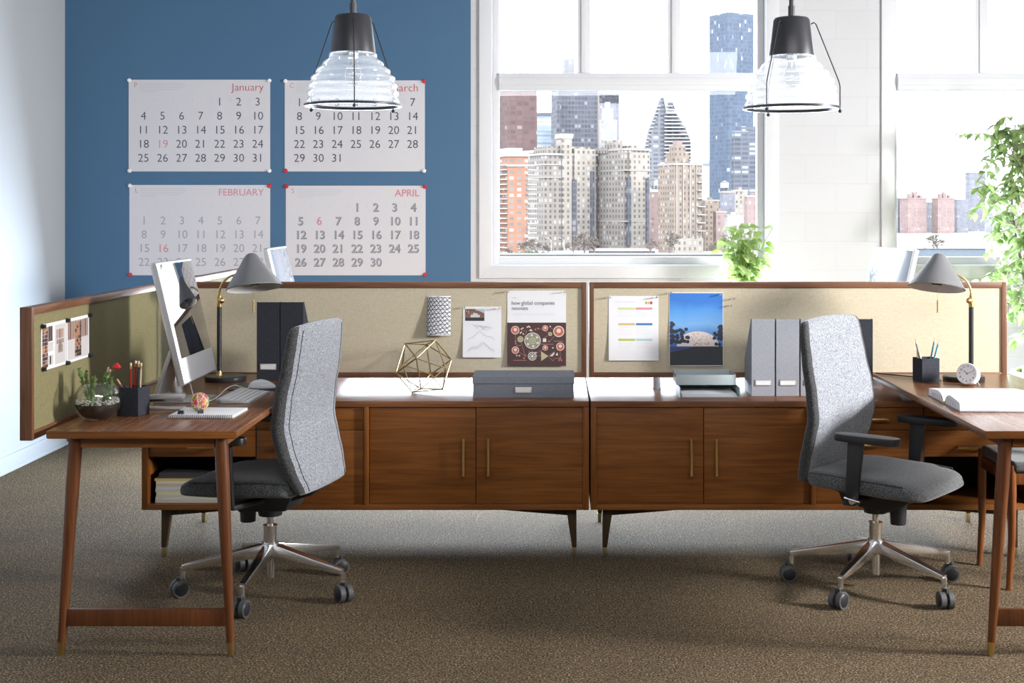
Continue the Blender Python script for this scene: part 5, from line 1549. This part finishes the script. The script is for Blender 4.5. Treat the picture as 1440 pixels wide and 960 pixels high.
darkglass = facade('dark_glass_facade', (.17, .175, .20), (.085, .09, .115), 2.6, 3.6, .78, .66, lit=.14, litc=(.30, .31, .33), k=.55)
bluegl = facade('blue_glass_facade', (.17, .21, .28), (.10, .13, .19), 2.2, 4.0, .8, .8, lit=.03)
slab = facade('banded_glass_facade', (.40, .45, .52), (.22, .28, .36), 400, 3.6, 1.0, .5)
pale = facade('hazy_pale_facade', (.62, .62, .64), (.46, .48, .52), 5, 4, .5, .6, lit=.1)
officegrid = facade('office_grid_facade', (.22, .24, .28), (.11, .12, .16), 6.0, 3.6, .82, .55, lit=.3, litc=(.45, .48, .52))
condo = facade('condo_balcony_facade', (.30, .31, .35), (.12, .13, .16), 5.0, 3.2, .7, .55, lit=.15)
rosy = facade('rosy_brick_facade', (.46, .34, .33), (.30, .24, .25), 3.5, 3.4, .4, .5, lit=.1)
lav = facade('grey_lavender_facade', (.34, .34, .40), (.24, .25, .30), 3.5, 3.4, .5, .5, lit=.1)
trimstone = plain('cornice_stone', (.22, .205, .19), .8, noise=.1, nscale=.3)
white_trim = plain('white_balcony_concrete', (.28, .275, .27), .7)
roofm = plain('roof_tar', (.10, .095, .10), .9)
waterm = plain('river_water', (.16, .20, .22), .15, noise=.2, nscale=.05, bump=.4, bscale=.3)
snow = plain('snowy_bank', (.34, .345, .35), .9, noise=.2, nscale=.2)

# orange brick apartment block with balconies
t, wR, wL, zb, zt = cornerbox('apartment_building', 'orange brick apartment block with white balcony slabs at the window left edge', 690, 714, 742, 217, 360, 700, 22, brick)
for k in range(19):
    z_ = (zt - zb) * (.03 + .048 * k)
    bm = new(); box(bm, -1.8, 1.0, .5, wL * .9, z_, z_ + .5); box(bm, wR - .5, wR + 4.6, -1.2, 4.0, z_, z_ + .5); obj('balcony', bm, white_trim, t, smooth=False)
bm = new(); box(bm, -.8, wR + .8, -.8, wL + .8, zt - zb - 1.0, zt - zb + .6); box(bm, -.4, wR + 3.5, -.6, wL, zt - zb - 6.2, zt - zb - 5.2); obj('cornice', bm, white_trim, t, smooth=False)
bm = new(); box(bm, wR * .12, wR * .8, 2, wL * .7, zt - zb, zt - zb + 3.5); obj('rooftop_block', bm, white_trim, t, smooth=False)
cornerbox('maroon_tower', 'dark maroon tower at the upper left of window one', 690, 717, 755, 108, 330, 960, 24, maroon)
cornerbox('glass_slab_tower', 'pale blue banded glass slab between two dark towers', 754, 755, 776, 163, 330, 1250, 8, slab, [('roof_screen', 0, 1, 0, 1, 163, 158, darkglass)])
cornerbox('dark_glass_tower', 'tall dark glass tower with lit upper windows, left of window centre', 775, 785, 841, 108, 330, 1050, 12, darkglass,
          [('penthouse', .22, .46, .3, .6, 108, 80), ('corner_bay', .94, 1.06, .1, .6, 330, 120, stone2), ('left_bay', -.05, .05, -.12, .4, 330, 143)])
cornerbox('grey_slab_tower', 'grey slab tower rising behind the pale stepped building', 841, 843, 871, 133, 320, 1200, 10, lav, [('crown', 0, 1, 0, 1, 145, 131, darkglass)])
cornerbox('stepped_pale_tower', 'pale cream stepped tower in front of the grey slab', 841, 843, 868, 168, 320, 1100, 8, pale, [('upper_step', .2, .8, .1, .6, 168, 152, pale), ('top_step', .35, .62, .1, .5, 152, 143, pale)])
t, wR, wL, zb, zt = cornerbox('limestone_apartment_house', 'large limestone apartment house with a corner turret, left of centre', 738, 764, 840, 216, 362, 770, 26, stone,
    [('corner_turret', .34, .52, -.04, .3, 362, 192, stone2), ('turret_cap', .32, .54, -.05, .32, 194, 187, trimstone), ('right_bay', .56, .96, -.05, .2, 362, 208, stone2), ('attic', .1, .92, .1, .8, 216, 205, stone),
     ('cornice', -.02, 1.02, -.03, 1.02, 218, 215, trimstone), ('string_course', -.01, 1.01, -.02, 1.01, 232, 230, trimstone), ('string_course', -.01, 1.01, -.02, 1.01, 250, 248.5, trimstone),
     ('window_bay', .52, .60, -.08, .1, 345, 252, darkglass), ('window_bay', .86, .93, -.08, .1, 335, 240, darkglass)])
cornerbox('limestone_wing', 'shadowed grey wing on the left side of the turreted limestone house', 733, 750, 772, 213, 360, 800, 30, stone, [('parapet', -.03, 1.03, -.03, 1.03, 215, 211, trimstone)])
t, wR, wL, zb, zt = cornerbox('limestone_apartment_block', 'second limestone block with dark left face, centre of window one', 840, 877, 915, 208, 362, 765, 32, stone,
    [('bay', .18, .95, -.06, .3, 362, 214, stone2), ('roof_house', .02, .35, .35, .7, 208, 196, stone), ('roof_house', .45, .8, .2, .5, 208, 203, stone2), ('cornice', -.02, 1.02, -.02, 1.02, 211, 208.5, trimstone),
     ('string_course', -.01, 1.01, -.07, 1.01, 240, 238.6, trimstone), ('string_course', -.01, 1.01, -.07, 1.01, 312, 310, trimstone), ('window_bay', .10, .20, -.08, .1, 345, 250, darkglass), ('window_bay', .78, .90, -.09, .1, 345, 250, darkglass),
     ('side_step', -.04, .5, .55, 1.0, 214, 205, stone)])
# gabled glass tower
D = 1000; t = thing('gabled_tower', 'grey pointed condominium tower with a steep gable roof', 'building', (wx(908, D), D, wz(330, D)), 0, 'buildings across the river')
m_ = D / F; zb = t.location.z
def q(px, py): return ((px - 908) * m_, wz(py, D) - zb)
bm = new(); prism(bm, [q(910, 330), q(970, 330), q(972, 200), q(964, 178), q(952, 160), q(944, 150), q(932, 137), q(930, 137), q(922, 160), q(914, 182), q(909, 205)], 'y', 0, 25); obj('tower_body', bm, condo, t, smooth=False)
for k in range(16):
    y = 150 + k * 5.0
    xr = 944 + (28 * min(1, (y - 150) / 50)); xl = 926 - 17 * min(1, (y - 150) / 50)
    bm = new(); a, z_ = q(934 if y > 160 else 936, y); b2, _ = q(xr + 1.5, y); box(bm, a, b2, -3.0, 0, z_, z_ + .7); a2, _ = q(xl - 1.5, y); b3, _ = q(xl + 3, y); box(bm, a2, b3, -1.5, 3, z_, z_ + .6)
    obj('balcony', bm, white_trim, t, smooth=False)
bm = new(); prism(bm, [q(933, 138), q(943, 149), q(952, 160), q(937, 160)], 'y', -1.2, -.2); obj('gable_panel', bm, white_trim, t, smooth=False)
bm = new(); prism(bm, [q(939, 144), q(946, 144), q(950, 155), q(941, 155)], 'y', -1.9, -1.1); obj('skylight', bm, darkglass, t, smooth=False)
bm = new(); cyl(bm, (*q(930.7, 138)[:1], 5, q(930.7, 138)[1]), (q(930.7, 128)[0], 5, q(930.7, 128)[1]), .5, .15, 8); obj('spire', bm, white_trim, t)
# art deco tower
t, wR, wL, zb, zt = cornerbox('setback_tower', 'tan setback tower with an ornate crown, right of the pointed tower', 929, 948, 989, 230, 362, 725, 24, stone3,
    [('left_shoulder', .0, .3, .05, .6, 230, 222, stone3), ('crown_base', .10, .60, .1, .7, 230, 214, stone3), ('crown', .16, .52, .2, .6, 214, 204, stone3), ('crown_top', .24, .44, .25, .5, 204, 197, rosy),
     ('parapet', -.02, 1.02, -.03, 1.02, 232, 229, trimstone), ('pier', .06, .09, -.04, .05, 350, 226, trimstone), ('pier', .30, .33, -.04, .05, 350, 226, trimstone), ('pier', .54, .57, -.04, .05, 350, 226, trimstone), ('pier', .78, .81, -.04, .05, 350, 228, trimstone),
     ('entrance_base', -.02, 1.02, -.06, .1, 362, 335, stone2)])
for k in range(8):
    z_ = wz(245 + k * 11.5, 725) - zb; bm = new(); box(bm, wR * .80, wR * 1.07, -2.2, 1, z_, z_ + .5); obj('balcony', bm, white_trim, t, smooth=False)
cornerbox('brown_brick_building', 'narrow brown brick building left of the setback tower', 912, 914, 931, 268, 360, 800, 12, rosy, [('parapet', -.04, 1.04, -.04, 1.04, 270, 266, white_trim)])
def water_tank(label, px, py, D, r=2.0):
    t = thing('water_tank', label, 'water tank', (wx(px, D), D, wz(py, D)), 0, 'rooftop water tanks')
    bm = new(); cyl(bm, (0, 0, 2), (0, 0, 5.4), r, seg=16); obj('tank', bm, white_trim, t)
    bm = new(); cyl(bm, (0, 0, 5.4), (0, 0, 7), r * 1.1, .1, 16); obj('roof', bm, roofm, t)
    bm = new()
    for k in range(4): cyl(bm, (r * .7 * math.cos(k * PI / 2 + .8), r * .7 * math.sin(k * PI / 2 + .8), 0), (r * .7 * math.cos(k * PI / 2 + .8), r * .7 * math.sin(k * PI / 2 + .8), 2), .25, seg=6)
    obj('tank_legs', bm, roofm, t)
water_tank('white rooftop water tank left of the setback tower', 920, 265.6, 803, 2.2); water_tank('white rooftop water tank at the foot of the tall blue tower', 1019, 268.2, 903, 2.8)
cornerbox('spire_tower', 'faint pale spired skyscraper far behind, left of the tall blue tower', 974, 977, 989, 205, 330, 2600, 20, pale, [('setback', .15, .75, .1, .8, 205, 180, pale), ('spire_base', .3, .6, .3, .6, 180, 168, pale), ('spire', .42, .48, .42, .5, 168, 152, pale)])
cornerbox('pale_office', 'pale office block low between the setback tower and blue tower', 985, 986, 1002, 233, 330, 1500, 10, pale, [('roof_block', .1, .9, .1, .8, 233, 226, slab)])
cornerbox('tall_corner_tower', 'tallest blue glass tower, seen on its corner, rising past the transom', 1002, 1024, 1063, 17, 300, 1300, 30, bluegl)
cornerbox('office_tower', 'dark office tower with rows of bright windows at window one right side', 1030, 1032, 1068, 184, 310, 1050, 8, officegrid, [('penthouse', .35, .95, .2, .8, 184, 177, officegrid)])
for i, (a, b_, tp, D, mm, lb) in enumerate(((988, 1012, 282, 760, stone3, 'low tan brick block right of the setback tower'), (1004, 1022, 298, 740, rosy, 'low rosy brick building behind the pothos'), (1014, 1034, 270, 900, lav, 'grey stepped roof building below the blue tower'),
                                          (1030, 1052, 268, 940, stone2, 'pale tower top under the dark office tower'), (1048, 1072, 276, 880, rosy, 'rosy block at the right edge of window one'), (1020, 1046, 303, 720, white_trim, 'white low building behind the pothos leaves'),
                                          (1040, 1072, 318, 700, stone2, 'lowest pale block behind the pothos, right'))):
    cornerbox('row_building', lb, a, a + 3, b_, tp, 362, D, 14, mm, [('parapet', -.04, 1.04, -.04, 1.04, tp + 1, tp - 1.5, trimstone), ('stair_head', .3, .6, .3, .6, tp, tp - 5, mm)])
# window two
for i, (a, c_, b_, tp, D, mm, lb) in enumerate(((1262, 1263, 1276, 279, 1400, lav, 'grey block at the left edge of window two'), (1270, 1277, 1306, 279, 1380, rosy, 'rosy block with roof turrets, left in window two'), (1304, 1307, 1319, 285, 1420, lav, 'narrow grey block between the two rosy blocks'),
                                            (1314, 1319, 1345, 279, 1380, rosy, 'rosy block with roof turrets, centre of window two'), (1343, 1346, 1364, 281, 1420, lav, 'grey block right of the rosy pair'), (1360, 1363, 1389, 243, 1500, lav, 'taller grey lavender tower behind the ficus'),
                                            (1390, 1396, 1425, 300, 1420, pale, 'pale low block behind the ficus leaves'), (1425, 1430, 1470, 290, 1420, rosy, 'rosy block behind the ficus at the frame edge'))):
    pr = [('parapet', -.02, 1.02, -.02, 1.02, tp + 1, tp - 1, mm)]
    if mm is rosy: pr += [('roof_turret', .15, .32, .2, .5, tp, tp - 7, mm), ('roof_turret', .4, .6, .2, .5, tp, tp - 10, mm), ('roof_turret', .72, .85, .2, .5, tp, tp - 5, mm)]
    cornerbox('riverside_block', lb, a, c_, b_, tp, 352, D, 20, mm, pr)
# ground beyond the river, water, embankment
bm = new(); box(bm, -900, 1500, 640, 4000, wz(362, 660) - 6, wz(362, 660)); o = obj('snowy_riverbank', bm, snow, smooth=False); o['kind'] = 'structure'
bm = new(); box(bm, -900, 1500, 20, 640, -31, -29.5); o = obj('river', bm, waterm, smooth=False); o['kind'] = 'stuff'; o['label'] = 'grey river between the building and the far bank'; o['category'] = 'river'
D = 636; bm = new(); box(bm, wx(690, D), wx(1085, D), D, D + 2.5, -29.4, wz(357.5, D)); t = thing('embankment_wall', 'low dark riverside wall at the foot of the city in window one', 'wall', (0, 0, 0)); obj('wall_body', bm, roofm, t, smooth=False)
bm = new(); box(bm, wx(690, D), wx(1085, D), D - .5, D + 3, wz(357.5, D), wz(356.3, D)); obj('coping', bm, snow, t, smooth=False)
D = 634; bm = new(); box(bm, wx(1292, D), wx(1386, D), D, D + 4, -29.4, wz(350, D)); t = thing('pier_shed', 'long low slate blue pier shed beyond the right window', 'building', (0, 0, 0)); obj('shed_body', bm, plain('slate_shed', (.10, .12, .15), .7), t, smooth=False)
bm = new(); box(bm, wx(1290, D), wx(1388, D), D - .5, D + 4.5, wz(350, D), wz(349.3, D)); obj('shed_roof', bm, roofm, t, smooth=False)
# highway deck
D = 690; t = thing('elevated_road', 'white edged elevated road at the feet of the limestone blocks', 'road', (wx(828, D), D, wz(352, D)))
bm = new(); box(bm, 0, 34, 0, 3, 0, .8); box(bm, 0, 34, -.3, 0, -.4, 1.2); obj('deck', bm, white_trim, t, smooth=False)
bm = new(); box(bm, 0, 34, .5, 3, -3.2, -.5); obj('underside', bm, roofm, t, smooth=False)

# bare trees
barkm = plain('winter_bark', (.12, .10, .09), .9, noise=.2, nscale=1)
def bare(seed, H):
    random.seed(seed); bm = new()
    def br(p, d, L, r, dep):
        e = p + d * L; tube(bm, [p, p.lerp(e, .5) + Vector((random.gauss(0, .04), random.gauss(0, .04), 0)) * L, e], r, 4, rads=[r, r * .8, r * .6])
        if dep == 0: return
        for k in range(4 if dep > 1 else 5):
            f = random.uniform(.45, 1); n = Vector((random.gauss(0, 1), random.gauss(0, 1), random.gauss(.15, .5))).normalized()
            br(p.lerp(e, f), (d * .7 + n * .8).normalized(), L * random.uniform(.5, .75), max(.11, r * .55), dep - 1)
    br(Vector((0, 0, 0)), Vector((0, 0, 1)), H * .36, .35, 4)
    return bm
trees = {}
tr = []
for px, h, lb in ((716, 22, 'bare tree at the foot of the orange brick block'), (737, 34, 'broad bare tree right of the orange brick block'), (752, 36, 'bare tree in front of the shadowed wing'), (770, 26, 'small bare tree left of the turreted house'),
                  (806, 38, 'bare tree reaching up the turreted limestone house'), (822, 52, 'largest bare tree, in front of the turreted house'), (836, 44, 'bare tree between the two limestone blocks'), (915, 34, 'bare tree at the left foot of the setback tower'), (942, 50, 'wide bare tree in front of the setback tower'),
                  (1004, 34, 'bare tree left of the pothos'), (1020, 40, 'bare tree behind the pothos leaves'), (1318, 46, 'frosted bare tree in window two'), (1300, 20, 'small bare tree left of the frosted one in window two')):
    D = 668 + (len(tr) * 7) % 22; v = len(tr) % 3
    zb = wz(362, 660)
    if v not in trees:
        o = obj('bare_tree', bare(40 + v, 10.0), barkm, ang=60); trees[v] = o
    else:
        o = trees[v].copy(); COL.objects.link(o)
    s = h * D / F / 9.0 * .95; o.location = (wx(px, D), D, zb - .05); o.scale = (s, s, s); o.rotation_euler = (0, 0, random.uniform(0, 6))
    tag(o, lb, 'tree', 'bare winter trees on the riverbank'); tr.append(o)
evm = plain('evergreen_shrub', (.07, .08, .06), .9, noise=.4, nscale=.6, bump=1, bscale=1)
for i, (px, w_, h) in enumerate(((706, 12, 8), (728, 14, 10), (748, 16, 12), (766, 8, 9), (804, 9, 6), (990, 10, 7), (955, 8, 5))):
    D = 662; bm = new(); random.seed(60 + i)
    for k in range(22):
        sphere(bm, (random.uniform(-.5, .5) * w_ * D / F, random.uniform(-1, 1), random.uniform(.1, .75) * h * D / F), random.uniform(.16, .3) * h * D / F, 7)
    o = obj('shrub', bm, evm, loc=(wx(px, D), D, wz(362, 660) - .1), ang=60)
    tag(o, 'dark evergreen shrub, number'.split(',')[0] + ' ' + ['under the left balconies', 'below the orange brick face', 'left of the first street lamp', 'beside the first street lamp', 'small, at the turreted house foot', 'right of the setback tower base', 'below the setback tower entrance'][i], 'shrub', 'dark shrubs on the riverbank')
for px, lb in ((775, 'street lamp post left of the other, below the turreted house'), (793.5, 'street lamp post right of the other, below the turreted house')):
    D = 655; zb = wz(362, 660) + .0; t = thing('street_lamp', lb, 'street lamp', (wx(px, D), D + 6, zb), 0, 'street lamps on the riverbank')
    bm = new(); cyl(bm, (0, 0, 0), (0, 0, 8.5), .22, .14, 8); tube(bm, [(0, 0, 8.3), (-1, 0, 9.4), (-2.4, 0, 9.7)], .12, 6); obj('pole', bm, white_trim, t)
    bm = new(); box(bm, -3.0, -2.1, -.2, .2, 9.5, 9.8); obj('lamp_head', bm, white_trim, t)

# ================================================================== LIGHT
w = bpy.data.worlds.new('World'); SC.world = w; w.use_nodes = True
bg = w.node_tree.nodes['Background']; bg.inputs['Color'].default_value = (.93, .965, 1.0, 1); bg.inputs['Strength'].default_value = 7.0
def area(name, loc, target, sx, sy, power, col=(1, 1, 1), portal=False):
    l = bpy.data.lights.new(name, 'AREA'); l.shape = 'RECTANGLE'; l.size = sx; l.size_y = sy; l.energy = power; l.color = col
    o = bpy.data.objects.new(name, l); COL.objects.link(o); o.location = loc
    o.rotation_euler = (Vector(target) - Vector(loc)).to_track_quat('-Z', 'Y').to_euler()
    if portal: l.cycles.is_portal = True
    return o
area('side_light', (XR - .02, 4.25, 1.85), (-.6, 5.3, .9), 0.9, 0.9, 700, (1.0, .985, .98))
area('added_front_fill', (.4, 1.2, ZC - .03), (.2, 4.6, .3), 3.6, 1.2, 170, (.98, .985, 1.0))  # added fill for the foreground, out of view; no real ceiling fixture
area('low_fill_behind_cabinets', (.3, 8.45, .90), (.3, 6.2, 0.1), 5.0, .30, 430, (.74, .86, 1.0))  # added unseen lamp that brightens the carpet strip under the cabinets
area('window_one_portal', ((W1[0] + W1[1]) / 2, YB + .28, (ZS + ZT) / 2), ((W1[0] + W1[1]) / 2, 0, (ZS + ZT) / 2), W1[1] - W1[0], ZT - ZS, 1, portal=True)
area('window_two_portal', ((W2[0] + W2[1]) / 2, YB + .28, (ZS + ZT) / 2), ((W2[0] + W2[1]) / 2, 0, (ZS + ZT) / 2), W2[1] - W2[0], ZT - ZS, 1, portal=True)
sl = bpy.data.lights.new('sun', 'SUN'); sl.energy = 2.6; sl.angle = R(1); sl.color = (1, .95, .88)
so = bpy.data.objects.new('sun', sl); COL.objects.link(so); so.rotation_euler = Vector((-.62, .62, -.42)).to_track_quat('-Z', 'Y').to_euler()

# ================================================================== CAMERA
cam = bpy.data.cameras.new('camera'); co = bpy.data.objects.new('camera', cam); COL.objects.link(co)
co.location = (0, 0, CH); co.rotation_euler = (R(90), 0, 0)
cam.sensor_width = 36; cam.lens = 36 * F / 1440; cam.shift_x = -(CX - 720) / 1440; cam.shift_y = -(480 - HY) / 1440
cam.clip_start = .05; cam.clip_end = 6000
SC.camera = co
SC.view_settings.view_transform = 'Standard'; SC.view_settings.look = 'None'; SC.view_settings.gamma = 1; SC.view_settings.exposure = 0
SC.view_settings.use_curve_mapping = False
cy = SC.cycles
cy.use_denoising = True; cy.max_bounces = 8; cy.diffuse_bounces = 4; cy.glossy_bounces = 4; cy.transparent_max_bounces = 16; cy.transmission_bounces = 6
cy.sample_clamp_indirect = 6; cy.caustics_reflective = False; cy.caustics_refractive = False
